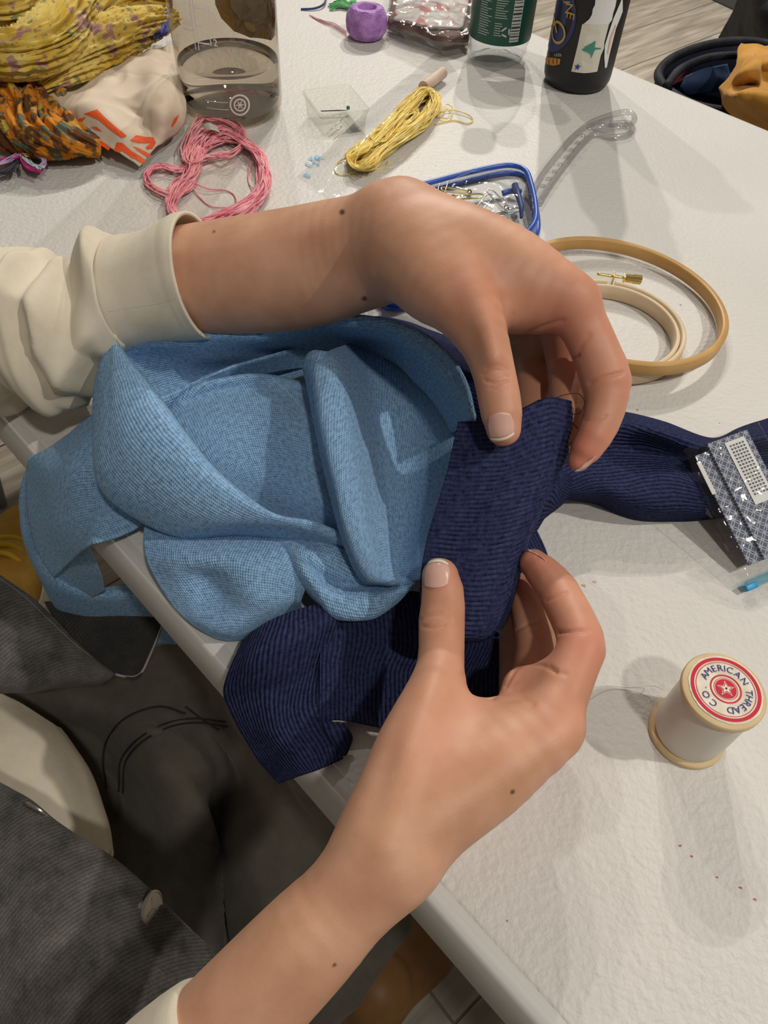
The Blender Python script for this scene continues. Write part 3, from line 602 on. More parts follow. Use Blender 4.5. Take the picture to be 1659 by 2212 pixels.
# navy garment on the table
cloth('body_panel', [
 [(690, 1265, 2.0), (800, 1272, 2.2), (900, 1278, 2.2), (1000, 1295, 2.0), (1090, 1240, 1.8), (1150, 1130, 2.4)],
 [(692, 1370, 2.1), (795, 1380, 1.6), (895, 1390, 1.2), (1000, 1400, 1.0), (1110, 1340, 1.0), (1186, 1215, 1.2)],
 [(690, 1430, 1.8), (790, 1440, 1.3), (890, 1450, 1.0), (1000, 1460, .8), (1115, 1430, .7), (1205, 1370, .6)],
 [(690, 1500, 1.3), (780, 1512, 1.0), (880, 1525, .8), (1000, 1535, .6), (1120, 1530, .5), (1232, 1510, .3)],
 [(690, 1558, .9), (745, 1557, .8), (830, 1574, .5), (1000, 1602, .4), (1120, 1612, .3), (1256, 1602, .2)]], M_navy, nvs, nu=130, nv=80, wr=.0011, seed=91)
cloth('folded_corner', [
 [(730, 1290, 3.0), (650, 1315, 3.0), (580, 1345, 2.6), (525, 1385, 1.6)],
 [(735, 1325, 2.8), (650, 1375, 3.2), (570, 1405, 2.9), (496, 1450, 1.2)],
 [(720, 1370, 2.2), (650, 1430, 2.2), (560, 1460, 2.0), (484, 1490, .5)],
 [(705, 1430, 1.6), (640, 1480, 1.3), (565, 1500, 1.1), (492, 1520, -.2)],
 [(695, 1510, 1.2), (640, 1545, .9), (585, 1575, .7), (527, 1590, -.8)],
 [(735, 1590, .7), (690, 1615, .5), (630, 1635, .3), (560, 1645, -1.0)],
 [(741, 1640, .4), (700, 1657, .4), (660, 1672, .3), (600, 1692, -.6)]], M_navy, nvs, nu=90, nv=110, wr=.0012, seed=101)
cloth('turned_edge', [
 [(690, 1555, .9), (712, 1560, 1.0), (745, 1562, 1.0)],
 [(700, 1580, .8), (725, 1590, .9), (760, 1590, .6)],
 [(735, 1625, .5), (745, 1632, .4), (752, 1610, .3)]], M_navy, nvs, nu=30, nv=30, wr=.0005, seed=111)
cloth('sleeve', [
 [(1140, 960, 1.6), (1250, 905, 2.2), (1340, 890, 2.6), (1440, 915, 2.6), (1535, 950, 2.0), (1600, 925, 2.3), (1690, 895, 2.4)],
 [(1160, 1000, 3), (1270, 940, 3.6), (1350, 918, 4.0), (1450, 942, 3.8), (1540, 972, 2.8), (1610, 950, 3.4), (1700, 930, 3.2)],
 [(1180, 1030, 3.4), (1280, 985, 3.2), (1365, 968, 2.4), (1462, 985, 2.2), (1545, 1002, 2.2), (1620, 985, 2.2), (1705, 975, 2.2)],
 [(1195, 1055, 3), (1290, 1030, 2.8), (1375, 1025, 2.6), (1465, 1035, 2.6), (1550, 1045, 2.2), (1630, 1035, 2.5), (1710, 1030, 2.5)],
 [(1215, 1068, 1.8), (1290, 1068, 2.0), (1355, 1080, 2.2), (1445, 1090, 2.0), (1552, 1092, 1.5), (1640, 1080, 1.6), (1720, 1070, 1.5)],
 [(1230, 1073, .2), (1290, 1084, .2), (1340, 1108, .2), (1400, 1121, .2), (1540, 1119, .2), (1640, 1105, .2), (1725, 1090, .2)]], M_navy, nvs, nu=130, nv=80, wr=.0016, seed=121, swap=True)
cloth('gathered_neck', [
 [(1130, 1000, 3.2), (1170, 1000, 4.2), (1205, 1015, 4.2), (1235, 1035, 3)],
 [(1125, 1060, 3.4), (1165, 1050, 4.6), (1200, 1050, 4.6), (1226, 1062, 2.5)],
 [(1115, 1120, 3.0), (1150, 1110, 4.2), (1185, 1095, 4.0), (1212, 1085, 1.8)],
 [(1100, 1180, 2.4), (1135, 1160, 3.2), (1160, 1140, 2.8), (1185, 1110, 1.4)]], M_navy, nvs, nu=50, nv=60, wr=.0018, wscale=40, seed=131, swap=True)
cloth('back_panel', [
 [(770, 735, .3), (790, 690, 1.0), (850, 688, 1.2), (930, 712, 1.4), (1010, 750, 1.4), (1090, 800, 1.2), (1150, 850, 1.0)],
 [(780, 760, 2.2), (800, 705, 3.0), (855, 700, 3.4), (925, 728, 3.6), (1000, 770, 3.8), (1080, 820, 3.6), (1160, 880, 3)],
 [(800, 790, 3.0), (820, 740, 4.0), (865, 735, 4.2), (920, 765, 4.4), (990, 815, 4.6), (1080, 880, 4.6), (1175, 950, 4.2)],
 [(850, 820, 2), (860, 790, 2), (880, 790, 2), (920, 820, 2.2), (980, 880, 2.6), (1080, 940, 3.4), (1190, 1010, 3.4)]], M_navy, nvs, nu=110, nv=50, wr=.0016, seed=141, swap=True)

hump = next(c for c in sw.children if c.name.startswith('middle_hump'))
seam_on(hump, [(582, 812), (612, 838), (650, 880), (690, 930), (712, 960)], .0006, M_blue, lift=.0003)
seam_on(hump, [(572, 820), (602, 846), (640, 888), (680, 938)], .0004, M_blue, lift=.0003)

bd = next(c for c in sw.children if c.name.startswith('navy_band'))
for k in range(3): tube('loose_thread', [D(1052+k*6, 1368, .3395), D(1066+k*4, 1362-k*3, .334), D(1080+k*2, 1368+k*3, .3335), D(1074, 1378, .335), D(1062-k*3, 1374, .337)], .00035, M_navy2, bd, 40, 5)
# ================================================================== clothing of the person
def fabric(name, c1, c2, scale=500, bs=.4, twill=False, patch=None):
    m = mat(name, c2, .9, .15, Sheen_Weight=.08)
    mix_col(m, c1, c2, patch or 30, 'Object', 6, .3, .7, rough=.7)
    b1 = bump(m, scale, bs, .0008, detail=2)
    if twill:
        n, l, b = nodes(m); tc = n.new('ShaderNodeTexCoord'); w = n.new('ShaderNodeTexWave'); w.inputs['Scale'].default_value = 260; w.inputs['Distortion'].default_value = 4.0
        w.inputs['Detail'].default_value = 2; w.inputs['Detail Scale'].default_value = 3
        l.new(tc.outputs['UV'], w.inputs['Vector']); w.bands_direction = 'DIAGONAL'
        bp = n.new('ShaderNodeBump'); bp.inputs['Strength'].default_value = .4; bp.inputs['Distance'].default_value = .0005
        l.new(w.outputs['Fac'], bp.inputs['Height']); l.new(b1.outputs['Normal'], bp.inputs['Normal']); l.new(bp.outputs['Normal'], b.inputs['Normal'])
        for lk in list(b.inputs['Base Color'].links): src = lk.from_socket; l.remove(lk)
        x = n.new('ShaderNodeMix'); x.data_type = 'RGBA'; x.blend_type = 'MULTIPLY'; x.inputs[0].default_value = .6
        rr = n.new('ShaderNodeValToRGB'); rr.color_ramp.elements[0].color = (.62, .62, .62, 1); rr.color_ramp.elements[1].color = (1.35, 1.35, 1.35, 1)
        l.new(w.outputs['Fac'], rr.inputs[0]); l.new(src, x.inputs[6]); l.new(rr.outputs[0], x.inputs[7]); l.new(x.outputs[2], b.inputs['Base Color'])
    return m
M_cream = fabric('cream_jersey', (.60, .53, .40), (.72, .65, .52), 1500, .12)
M_denim = fabric('black_denim', (.045, .042, .039), (.15, .14, .128), 900, .3, True, 55)
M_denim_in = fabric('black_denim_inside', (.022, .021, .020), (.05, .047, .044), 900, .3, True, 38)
M_jeans = fabric('faded_dark_jeans', (.070, .062, .050), (.135, .121, .098), 700, .25, False, 14)
M_thread = mat('seam_thread', (.02, .018, .016), .8); M_fray = mat('frayed_edge', (.36, .33, .28), .95)
M_button = mat('pewter', (.42, .40, .36), .32, .5, .9)
def tube_sections(name, secs, m, parent, nu=72, n=90, wr=.0015, wscale=30, seed=0, thick=.0018, ridge=False, squash=1.0, wdir=(1, 1, 1)):
    """secs: (u,v) of the two outlines and the depth of the axis; round in depth"""
    C = []; Hh = []
    for (u0, v0, u1, v1, d) in secs:
        a, b = D(u0, v0, d), D(u1, v1, d); C.append((a+b)/2); Hh.append((a-b)/2)
    C = crom(np.array(C), n); Hs = np.array(Hh)
    # keep pace with the centre line
    t = np.linspace(0, 1, len(secs)); cc = np.array([(D(s[0], s[1], s[4])+D(s[2], s[3], s[4]))/2 for s in secs]); sl = np.r_[0, np.cumsum(np.linalg.norm(np.diff(cc, axis=0), axis=1))]; sl /= sl[-1]
    x = np.linspace(0, 1, n); tt = np.interp(x, sl, np.arange(len(secs))); Hc = np.zeros((n, 3)); q = np.concatenate([Hs[:1], Hs, Hs[-1:]])
    for i, s in enumerate(tt):
        k = min(int(s), len(secs)-2); f = s-k; a, b, c, d = q[k], q[k+1], q[k+2], q[min(k+3, len(q)-1)]
        Hc[i] = .5*((2*b)+(c-a)*f+(2*a-5*b+4*c-d)*f*f+(-a+3*b-3*c+d)*f**3)
    ang = np.linspace(0, 2*np.pi, nu, endpoint=False); V = []; UV = []
    s_ = 0
    for i in range(n):
        r = np.linalg.norm(Hc[i]); dirv = C[min(i+1, n-1)]-C[max(i-1, 0)]; dirv /= np.linalg.norm(dirv)
        e1 = Hc[i]/r; e2 = np.cross(dirv, e1); e2 /= np.linalg.norm(e2)
        ring = C[i]+r*(np.cos(ang)[:, None]*e1+squash*np.sin(ang)[:, None]*e2)
        if wr:
            N_ = (np.cos(ang)[:, None]*e1+np.sin(ang)[:, None]*e2)
            w = np.array([noise.fractal(Vector((p[0]*wscale*wdir[0]+seed, p[1]*wscale*wdir[1], p[2]*wscale*wdir[2])), 1.0, 2.0, 2) for p in ring])
            if ridge: w = .5-1.9*np.abs(w)
            ring = ring+N_*(w*wr)[:, None]
        V.append(ring)
        if i: s_ += np.linalg.norm(C[i]-C[i-1])
        UV.append(np.stack([np.full(nu, s_), ang/(2*np.pi)*.2], -1))
    V = np.concatenate(V); F = [(i*nu+k, i*nu+(k+1) % nu, (i+1)*nu+(k+1) % nu, (i+1)*nu+k) for i in range(n-1) for k in range(nu)]
    o = mesh(name, V, F, m, parent, uv=np.concatenate(UV)); md = o.modifiers.new('thickness', 'SOLIDIFY'); md.thickness = thick; md.offset = 0
    return o
cuff = tube_sections('cuff', [(424, 468, 446, 728, .399), (400, 471, 436, 729, .400), (378, 482, 420, 731, .401), (340, 502, 372, 736, .403), (300, 514, 325, 742, .405), (262, 520, 285, 752, .407), (240, 530, 258, 756, .408)], M_cream, person, n=50, wr=.0008, seed=2)
tag(cuff, 'cream ribbed cuff of the left sleeve')
slv = tube_sections('sleeve', [(262, 526, 284, 750, .407), (240, 511, 262, 762, .408), (212, 520, 240, 790, .409), (200, 544, 222, 806, .410), (186, 556, 200, 838, .411), (166, 545, 178, 862, .412), (148, 560, 158, 852, .413), (128, 556, 140, 868, .414), (104, 538, 118, 886, .415), (78, 556, 88, 872, .416), (40, 560, 56, 876, .418), (0, 548, 6, 870, .42), (-90, 560, -90, 905, .44), (-260, 610, -260, 950, .47)], M_cream, person, n=170, nu=96, wr=.0085, wscale=17, seed=9, wdir=(1.8, .8, .8), ridge=True)
tag(slv, 'cream jersey sleeve bunched up on the left forearm')
seam_on(slv, [(264, 522), (238, 560), (226, 610), (226, 660), (240, 710), (262, 750)], .0008, M_cream, lift=.0003)
seam_on(cuff, [(236, 672), (290, 662), (340, 655), (390, 640), (412, 632)], .0007, M_cream, lift=.0003)
seam_on(cuff, [(404, 480), (392, 520), (388, 570), (394, 630), (412, 680), (434, 722)], .0006, M_cream, lift=.0003)
cuff2 = tube_sections('cuff', [(388, 2150, 585, 2350, .262), (362, 2158, 572, 2376, .262), (318, 2190, 540, 2420, .264), (262, 2236, 500, 2480, .268), (150, 2340, 400, 2600, .272)], M_cream, person, n=24, wr=.0006, seed=4)
tag(cuff2, 'cream cuff pushed up the right forearm')
Fd, lo = field(SHIRTP, .006, .012); Vs_, Fs_ = surface_nets(Fd, lo, .006); Vs_ = smooth_mesh(Vs_, Fs_, 2)
sb_ = mesh('shirt_body', Vs_, Fs_, M_cream, person); tag(sb_, 'cream jersey top on the torso and upper arms')
sh = cloth('shirt', [
 [(-200, 1380, .60), (-200, 1600, .52), (-200, 1800, .49), (-200, 2060, .47)],
 [(-20, 1486, .54), (10, 1620, .495), (20, 1760, .47), (30, 1930, .46)],
 [(50, 1522, .535), (100, 1630, .495), (130, 1760, .475), (140, 1930, .465)],
 [(100, 1556, .535), (155, 1650, .505), (192, 1765, .488), (205, 1930, .478)],
 [(120, 1570, .545), (178, 1655, .515), (218, 1760, .50), (234, 1840, .495)],
 [(130, 1578, .565), (186, 1665, .54), (228, 1775, .525), (240, 1850, .52)],
 [(105, 1600, .61), (160, 1690, .59), (205, 1800, .57), (215, 1880, .56)]], M_cream, person, mode='d', nu=70, nv=90, wr=.0022, wscale=16, seed=15)
tag(sh, 'cream jersey top over the belly')
seam_on(sh, [(30, 1512), (85, 1560), (140, 1635), (178, 1720), (196, 1800), (203, 1845)], .0006, M_cream, lift=.0003)
seam_on(sh, [(24, 1518), (78, 1566), (132, 1640), (170, 1724), (188, 1800)], .0004, M_cream, lift=.0003)
jk = cloth('jacket', [
 [(-60, 1676, .46), (55, 1742, .445), (125, 1800, .435), (225, 1865, .425), (322, 1945, .415), (392, 2015, .41), (470, 2085, .405)],
 [(-60, 1662, .447), (60, 1727, .431), (130, 1784, .421), (230, 1848, .411), (330, 1928, .401), (402, 2000, .396), (475, 2072, .391)],
 [(-70, 1700, .437), (50, 1757, .421), (124, 1810, .411), (222, 1878, .401), (318, 1958, .392), (395, 2030, .387), (475, 2102, .385)],
 [(-80, 1790, .420), (35, 1840, .404), (112, 1890, .394), (205, 1960, .384), (296, 2040, .375), (380, 2112, .371), (475, 2190, .371)],
 [(-80, 1950, .395), (20, 1995, .381), (100, 2040, .371), (185, 2110, .362), (275, 2185, .355), (370, 2262, .353), (460, 2340, .356)],
 [(-80, 2300, .365), (20, 2320, .352), (100, 2340, .345), (185, 2370, .339), (275, 2410, .336), (370, 2460, .337), (460, 2500, .343)]], M_denim, person, mode='d', nu=120, nv=110, wr=.0022, wscale=22, seed=25, thick=.0024, swap=True)
tag(jk, 'faded black denim jacket front with metal buttons, right side')
seam_on(jk, [(-40, 1752), (20, 1792), (80, 1850), (150, 1935), (230, 2028), (300, 2120), (318, 2160)], .0006, M_thread, lift=.0002)
seam_on(jk, [(-40, 1950), (20, 2010), (75, 2055), (110, 2110), (150, 2200)], .0009, M_thread, lift=.0002)
seam_on(jk, [(0, 2160), (40, 2085), (80, 2048)], .0009, M_thread, lift=.0002)
seam_on(jk, [(-40, 1676), (60, 1729), (130, 1786), (230, 1850), (330, 1930), (402, 2002), (470, 2070)], .0006, M_fray, 90, lift=.0004)
def button(base, nrm, par, R=.0085, shank=.006):
    nrm = np.asarray(nrm)/np.linalg.norm(nrm); q = Vector((0, 0, 1)).rotation_difference(Vector(nrm)).to_matrix(); Rm = np.array(q)
    parts = [lathe_vf([(0.0001, 0), (.0028, 0), (.0026, shank), (.0001, shank)], 20),
             lathe_vf([(.0001, shank-.0004), (R*.9, shank-.0002), (R, shank+.0005), (R*.99, shank+.0013), (R*.90, shank+.0016), (R*.86, shank+.0012), (R*.55, shank+.0013), (.0001, shank+.0014)], 36)]
    for a in (0, 2.2, 4.1): parts.append(tube_vf(np.array([[0, 0, shank+.0014], [R*.6*math.cos(a), R*.6*math.sin(a), shank+.0014]]), .0004, 6))
    V, F = merge_meshes(parts); o = mesh('button', V@Rm.T+base, F, M_button, par); shade_auto(o, 35); return tag(o, 'round pewter jacket button')
button(D(304, 1958, .391), -FWD*.32+MW[:, 0]*.95-MW[:, 1]*.05, jk)
button(D(62, 1776, .421), FWD*.75+MW[:, 0]*.55-MW[:, 1]*.83, jk)
jk2 = cloth('jacket', [
 [(-80, 1195, .515), (40, 1273, .515), (100, 1328, .515), (170, 1393, .517), (250, 1453, .52)],
 [(-80, 1200, .505), (38, 1278, .505), (98, 1333, .505), (168, 1398, .508), (248, 1458, .515)],
 [(-80, 1330, .482), (40, 1372, .488), (100, 1405, .492), (165, 1440, .50), (238, 1466, .512)],
 [(-80, 1462, .475), (40, 1480, .487), (100, 1476, .494), (160, 1473, .503), (228, 1472, .515)],
 [(-80, 1490, .51), (40, 1497, .52), (100, 1490, .53), (160, 1482, .54), (220, 1476, .545)]], M_denim, person, mode='d', nu=80, nv=60, wr=.0018, wscale=26, seed=35, thick=.0022, swap=True)
tag(jk2, 'faded black denim jacket front, left side with frayed edge')
seam_on(jk2, [(-60, 1214), (38, 1280), (98, 1335), (168, 1400), (246, 1457)], .0008, M_fray, 90, lift=.0004)
seam_on(jk2, [(-40, 1420), (20, 1440), (60, 1446), (90, 1440)], .0007, M_thread, lift=.0002)
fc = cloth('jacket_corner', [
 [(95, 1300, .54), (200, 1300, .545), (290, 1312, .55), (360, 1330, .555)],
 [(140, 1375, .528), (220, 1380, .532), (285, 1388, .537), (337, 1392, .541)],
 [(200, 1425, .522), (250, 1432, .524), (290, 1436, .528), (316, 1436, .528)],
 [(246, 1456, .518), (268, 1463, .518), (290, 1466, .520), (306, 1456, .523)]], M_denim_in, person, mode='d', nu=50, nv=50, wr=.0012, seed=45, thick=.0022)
seam_on(fc, [(250, 1457), (270, 1462), (292, 1462), (308, 1450), (322, 1420), (335, 1390), (352, 1345)], .0009, M_fray, 60, lift=.0004)
jn = cloth('jeans', [
 [(-150, 1440, .66), (100, 1440, .64), (250, 1420, .65), (350, 1392, .655), (430, 1365, .70), (465, 1382, .72), (505, 1402, .74), (620, 1500, .80)],
 [(-120, 1520, .62), (120, 1505, .60), (230, 1515, .59), (320, 1522, .572), (440, 1540, .585), (475, 1556, .60), (515, 1572, .63), (650, 1640, .72)],
 [(-50, 1620, .62), (180, 1590, .615), (240, 1600, .60), (320, 1612, .558), (440, 1640, .556), (480, 1658, .575), (545, 1688, .572), (740, 1770, .70)],
 [(60, 1740, .63), (235, 1700, .650), (275, 1705, .615), (350, 1720, .555), (440, 1745, .548), (470, 1755, .590), (570, 1788, .550), (850, 1840, .66)],
 [(120, 1900, .61), (245, 1830, .625), (300, 1830, .60), (380, 1840, .552), (450, 1865, .548), (480, 1875, .592), (570, 1912, .532), (895, 1985, .60)],
 [(180, 2060, .59), (300, 2010, .585), (350, 2010, .575), (420, 2020, .540), (465, 2035, .540), (490, 2044, .580), (590, 2072, .520), (830, 2085, .57)],
 [(230, 2260, .57), (350, 2240, .57), (400, 2240, .56), (470, 2245, .525), (500, 2248, .525), (525, 2252, .555), (610, 2262, .505), (712, 2230, .54)]], M_jeans, person, mode='d', nu=130, nv=120, wr=.0075, wscale=9, seed=55, thick=.002, ridge=True)
tag(jn, 'faded dark grey jeans over the lap')
for px in ([(232, 1700), (228, 1620), (262, 1560), (340, 1530), (400, 1545)], [(270, 1710), (278, 1640), (330, 1590), (410, 1565), (490, 1572)], [(262, 1706), (268, 1636), (323, 1582), (408, 1556), (485, 1562)], [(400, 1530), (440, 1560), (470, 1580)]):
    seam_on(jn, px, .0008, M_thread, lift=.0020)
qj = surf_of(jn)
def on_j(px, lift): return [p for p in (qj(u, v, lift) for u, v in px) if p is not None]
cloth('waistband', [on_j([(232, 1700), (229, 1620), (262, 1562), (335, 1532), (400, 1545), (468, 1574)], .001), on_j([(240, 1702), (240, 1625), (272, 1572), (340, 1543), (402, 1552), (470, 1577)], .0018), on_j([(262, 1705), (268, 1638), (320, 1586), (360, 1570), (408, 1560), (480, 1576)], .0018), on_j([(272, 1708), (280, 1644), (330, 1594), (366, 1580), (412, 1570), (488, 1579)], .001)], M_jeans, jn, mode='w', nu=80, nv=14, wr=.0006, thick=0)
# shoes on the floor
M_tan = mat('tan_leather', (.20, .095, .028), .5, .35); mix_col(M_tan, (.15, .065, .018), (.25, .125, .04), 14); bump(M_tan, 90, .2, .002)
M_must = mat('mustard_canvas', (.52, .30, .06), .85, .2); mix_col(M_must, (.44, .235, .04), (.56, .33, .07), 25); bump(M_must, 800, .3, .001)
M_sole = mat('dark_sole', (.035, .025, .018), .7); M_cream_sole = mat('cream_sole', (.62, .56, .44), .7); M_lace = mat('yellow_lace', (.66, .42, .02), .8); M_eye = mat('eyelet_metal', (.75, .72, .66), .25, .5, 1.0)
def shoe(c, yaw, m_up, m_sole, label, lace):
    c = np.asarray(c); f = np.array([math.cos(yaw), math.sin(yaw), 0]); s = np.array([-f[1], f[0], 0]); z = np.array([0, 0, 1.0])
    q = lambda a, b, h: c+f*a+s*b+z*h
    pr = [cap(q(-.10, 0, .045), .036, q(.0, 0, .045), .042, .02), cap(q(.0, 0, .045), .042, q(.11, .004, .036), .040, .02), cap(q(.11, .004, .036), .040, q(.135, .004, .032), .034, .02), cap(q(-.085, 0, .06), .036, q(-.075, 0, .115), .038, .02), cap(q(-.03, 0, .07), .038, q(.04, 0, .055), .036, .02)]
    Fd, lo = field(pr, .005, .01); Vv, Ff = surface_nets(Fd, lo, .005); Vv = smooth_mesh(Vv, Ff, 2); Vv[:, 2] = np.maximum(Vv[:, 2], .016)
    o = mesh('shoe', Vv, Ff, m_up, person); tag(o, label)
    out = []
    for t in np.linspace(0, 2*np.pi, 40, endpoint=False):
        a = .138*math.cos(t)+.018; b = (.047 if math.cos(t) > -.2 else .043)*math.sin(t)*(abs(math.sin(t))**-.25 if abs(math.sin(t)) > .05 else 1)*.95; out.append((a, b))
    n = len(out); Vs = [q(a, b, h) for h in (.0, .02) for a, b in out]; Fs = [tuple(range(n))[::-1], tuple(range(n, 2*n))]+[(i, (i+1) % n, n+(i+1) % n, n+i) for i in range(n)]
    so = mesh('sole', Vs, Fs, m_sole, o); shade_auto(so, 40)
    if lace:
        for k in range(4):
            x = .02+.022*k; h = .103-.010*k
            tube('lace', [q(x, -.030, h-.026), q(x+.006, -.014, h-.002), q(x+.008, .012, h), q(x+.010, .030, h-.026)], .0042, M_lace, o, 20, 8)
            for b in (-.034, .034):
                V, F = tube_vf(crom([q(x, b, h-.030)+.004*(math.cos(t)*f+math.sin(t)*z) for t in np.linspace(0, 2*np.pi, 9)[:-1]], 16, True), .0014, 6, True); mesh('eyelet', V, F, M_eye, o)
    return o
e_ = P(905, 2030, -TZ+.06)
shoe((e_[0], e_[1], 0), math.radians(50), M_tan, M_sole, 'tan brown shoe under the table, partly hidden', False)
e_ = P(20, 1215, -TZ+.09)
shoe((e_[0]-.01, e_[1]-.02, 0), math.radians(100), M_must, M_cream_sole, 'mustard shoe with yellow laces and metal eyelets', True)
# ================================================================== things on the table
def near_center(u, v, R):
    """centre of a round base whose nearest rim point is seen at (u, v)"""
    p = P(u, v); h = p.copy(); h[2] = 0; h /= np.linalg.norm(h); return p+h*R
def zsolve(pt, v):
    a, b = -.1, .4
    for _ in range(50):
        m = (a+b)/2
        if proj(pt+np.array([0, 0, m]))[1] > v: a = m
        else: b = m
    return a
def text_vf(s, size, align='CENTER'):
    cu = bpy.data.curves.new('t', 'FONT'); cu.body = s; cu.size = size; cu.align_x = align; cu.align_y = 'CENTER'; cu.resolution_u = 3
    o = bpy.data.objects.new('t', cu); COL.objects.link(o); dg = bpy.context.evaluated_depsgraph_get(); me = o.evaluated_get(dg).to_mesh()
    V = np.array([v.co[:] for v in me.vertices]).reshape(-1, 3); F = [tuple(p.vertices) for p in me.polygons]
    o.evaluated_get(dg).to_mesh_clear(); bpy.data.objects.remove(o); bpy.data.curves.remove(cu); return V, F
def fill_poly(pts, cuts=0):
    bm = bmesh.new(); vs = [bm.verts.new((p[0], p[1], 0)) for p in pts]; es = [bm.edges.new((vs[i], vs[(i+1) % len(vs)])) for i in range(len(vs))]
    bmesh.ops.triangle_fill(bm, edges=es, use_beauty=True)
    for _ in range(cuts): bmesh.ops.subdivide_edges(bm, edges=[e for e in bm.edges if e.calc_length() > .004], cuts=1)
    bmesh.ops.triangulate(bm, faces=bm.faces[:])
    bm.verts.index_update(); V = np.array([v.co[:] for v in bm.verts]); F = [tuple(v.index for v in f.verts) for f in bm.faces]; bm.free(); return V, F
def ellipse_pts(cx, cy, a, b, n=40, t0=0, t1=2*math.pi): return [(cx+a*math.cos(t), cy+b*math.sin(t)) for t in np.linspace(t0, t1, n, endpoint=False)]
def wrap(V, c, R, ang0):
    """flat (s, z) artwork bent round a bottle of radius R; s runs to the right as seen from outside"""
    a = ang0+V[:, 0]/R; return np.stack([c[0]+R*np.cos(a), c[1]+R*np.sin(a), c[2]+V[:, 1]], -1)
def ring_vf(cx, cy, a, b, w, n=48):
    o = ellipse_pts(cx, cy, a+w/2, b+w/2, n); i = ellipse_pts(cx, cy, a-w/2, b-w/2, n)
    return np.array([(x, y, 0) for x, y in o+i]), [(k, (k+1) % n, n+(k+1) % n, n+k) for k in range(n)]
def bar_vf(x0, y0, x1, y1, w):
    d = np.array([x1-x0, y1-y0]); L = np.linalg.norm(d); d /= L; p = np.array([-d[1], d[0]])*w/2; k = max(2, int(L/.003)); V = []
    for t in np.linspace(0, 1, k): c = np.array([x0, y0])+d*L*t; V += [(*(c+p), 0), (*(c-p), 0)]
    return np.array(V), [(2*i, 2*i+1, 2*i+3, 2*i+2) for i in range(k-1)]
def facing_angle(c): return math.atan2(CAMP[1]-c[1], CAMP[0]-c[0])
UPZ = np.array([0, 0, 1.0])
def pm(name, c, rgb, rough=.5, **k): return mat(name, rgb, rough, .35, **k)
# ---------------- large clear water bottle
R1 = .0455; c1 = near_center(510, 288, R1); zw = zsolve(c1-R1*np.array([0, 1, 0]), 172)
bt = empty('water_bottle', c1, 'large clear smoky plastic water bottle half filled with water behind the pink skein', 'bottle')
M_smoke = clear('smoky_clear_plastic', (.78, .735, .67), .02, 1.5, .03)
prof = [(.001, .004), (.030, .004), (.033, .001), (.040, .0015), (.0445, .006), (R1, .014), (R1, .185), (.043, .196), (.034, .204), (.0315, .208), (.0315, .222)]
lathe('wall', prof, c1, M_smoke, bt, 72)
M_water = mat('water', (.965, .955, .92), 0.0, .5, Transmission_Weight=1.0, IOR=1.33)
ri = R1-.0016
lathe('water', [(.0005, .0065), (.036, .0065), (.0425, .010), (ri, .017), (ri, zw-.0008), (ri-.001, zw), (.0005, zw-.0004)], c1, M_water, bt, 72)
M_lid = mat('lid_plastic', (.16, .16, .17), .5)
lathe('lid', [(.001, .246), (.034, .246), (.036, .244), (.036, .213), (.0325, .213)], c1, M_lid, bt, 48)
M_print = mat('white_print', (.82, .80, .78), .6)
fa1 = facing_angle(c1); parts = []
def add(vf): parts.append(vf)
for k, z in enumerate(np.arange(.072, .19, .0125)):
    add(bar_vf(-.0235, z, -.0235+(.010 if k % 2 == 0 else .006), z, .0011))
    if k % 2 == 0:
        V, F = text_vf(str(12+4*(k//2)), .0075); V[:, 0] += -.0105; V[:, 1] += z+.001; add((V, F))
for x in (-.0235, -.0265): add(bar_vf(x, .066, x, .19, .0008))
for k, z in enumerate(np.arange(.080, .19, .025)):
    add(bar_vf(-.0265, z, -.036, z, .0011)); V, F = text_vf(str(200+100*k), .006); V[:, 0] -= .032; V[:, 1] += z+.005; add((V, F))
V, F = merge_meshes(parts); mesh('scale_marks', wrap(V, c1, R1+.0004, fa1), F, M_print, bt, smooth=False)
parts = [ring_vf(.006, .024, .0082, .0082, .0014), ring_vf(.006, .024, .0048, .0048, .0012)]+[bar_vf(.006, .024, .006+.0034*math.cos(a), .024+.0034*math.sin(a), .0008) for a in np.linspace(0, 2*np.pi, 7)[:-1]]+[bar_vf(-.024, .0265, -.004, .0265, .0006), bar_vf(-.024, .0205, -.004, .0205, .0006)]
V, F = merge_meshes(parts); mesh('emblem', wrap(V, c1, R1+.0003, fa1), F, mat('embossing', (.70, .66, .60), .3), bt, smooth=False)
M_amb = mat('amber_sticker', (.52, .36, .11), .6); M_amb2 = mat('dark_sticker_core', (.30, .25, .17), .6)
def far_wall(u, v):
    r = ray(u, v); o = CAMP-c1; a = r[0]**2+r[1]**2; b = 2*(o[0]*r[0]+o[1]*r[1]); cc = o[0]**2+o[1]**2-R1**2; t = (-b+math.sqrt(max(b*b-4*a*cc, 0)))/(2*a); p = o+r*t
    an = (math.atan2(p[1], p[0])-fa1-math.pi+math.pi) % (2*math.pi)-math.pi; return (an*R1, p[2])
for nm, m_, lift, pxs in (('sticker', M_amb, .0004, [(462, -30), (465, 10), (478, 40), (505, 68), (540, 82), (585, 88), (593, 78), (594, 40), (592, -30)]), ('sticker_core', M_amb2, -.0004, [(492, -30), (498, 15), (520, 42), (555, 55), (575, 48), (578, 20), (575, -30)])):
    V, F = fill_poly([far_wall(*q) for q in pxs], 3); mesh(nm, wrap(V, c1, R1+lift, fa1+math.pi), F, m_, bt, smooth=False)
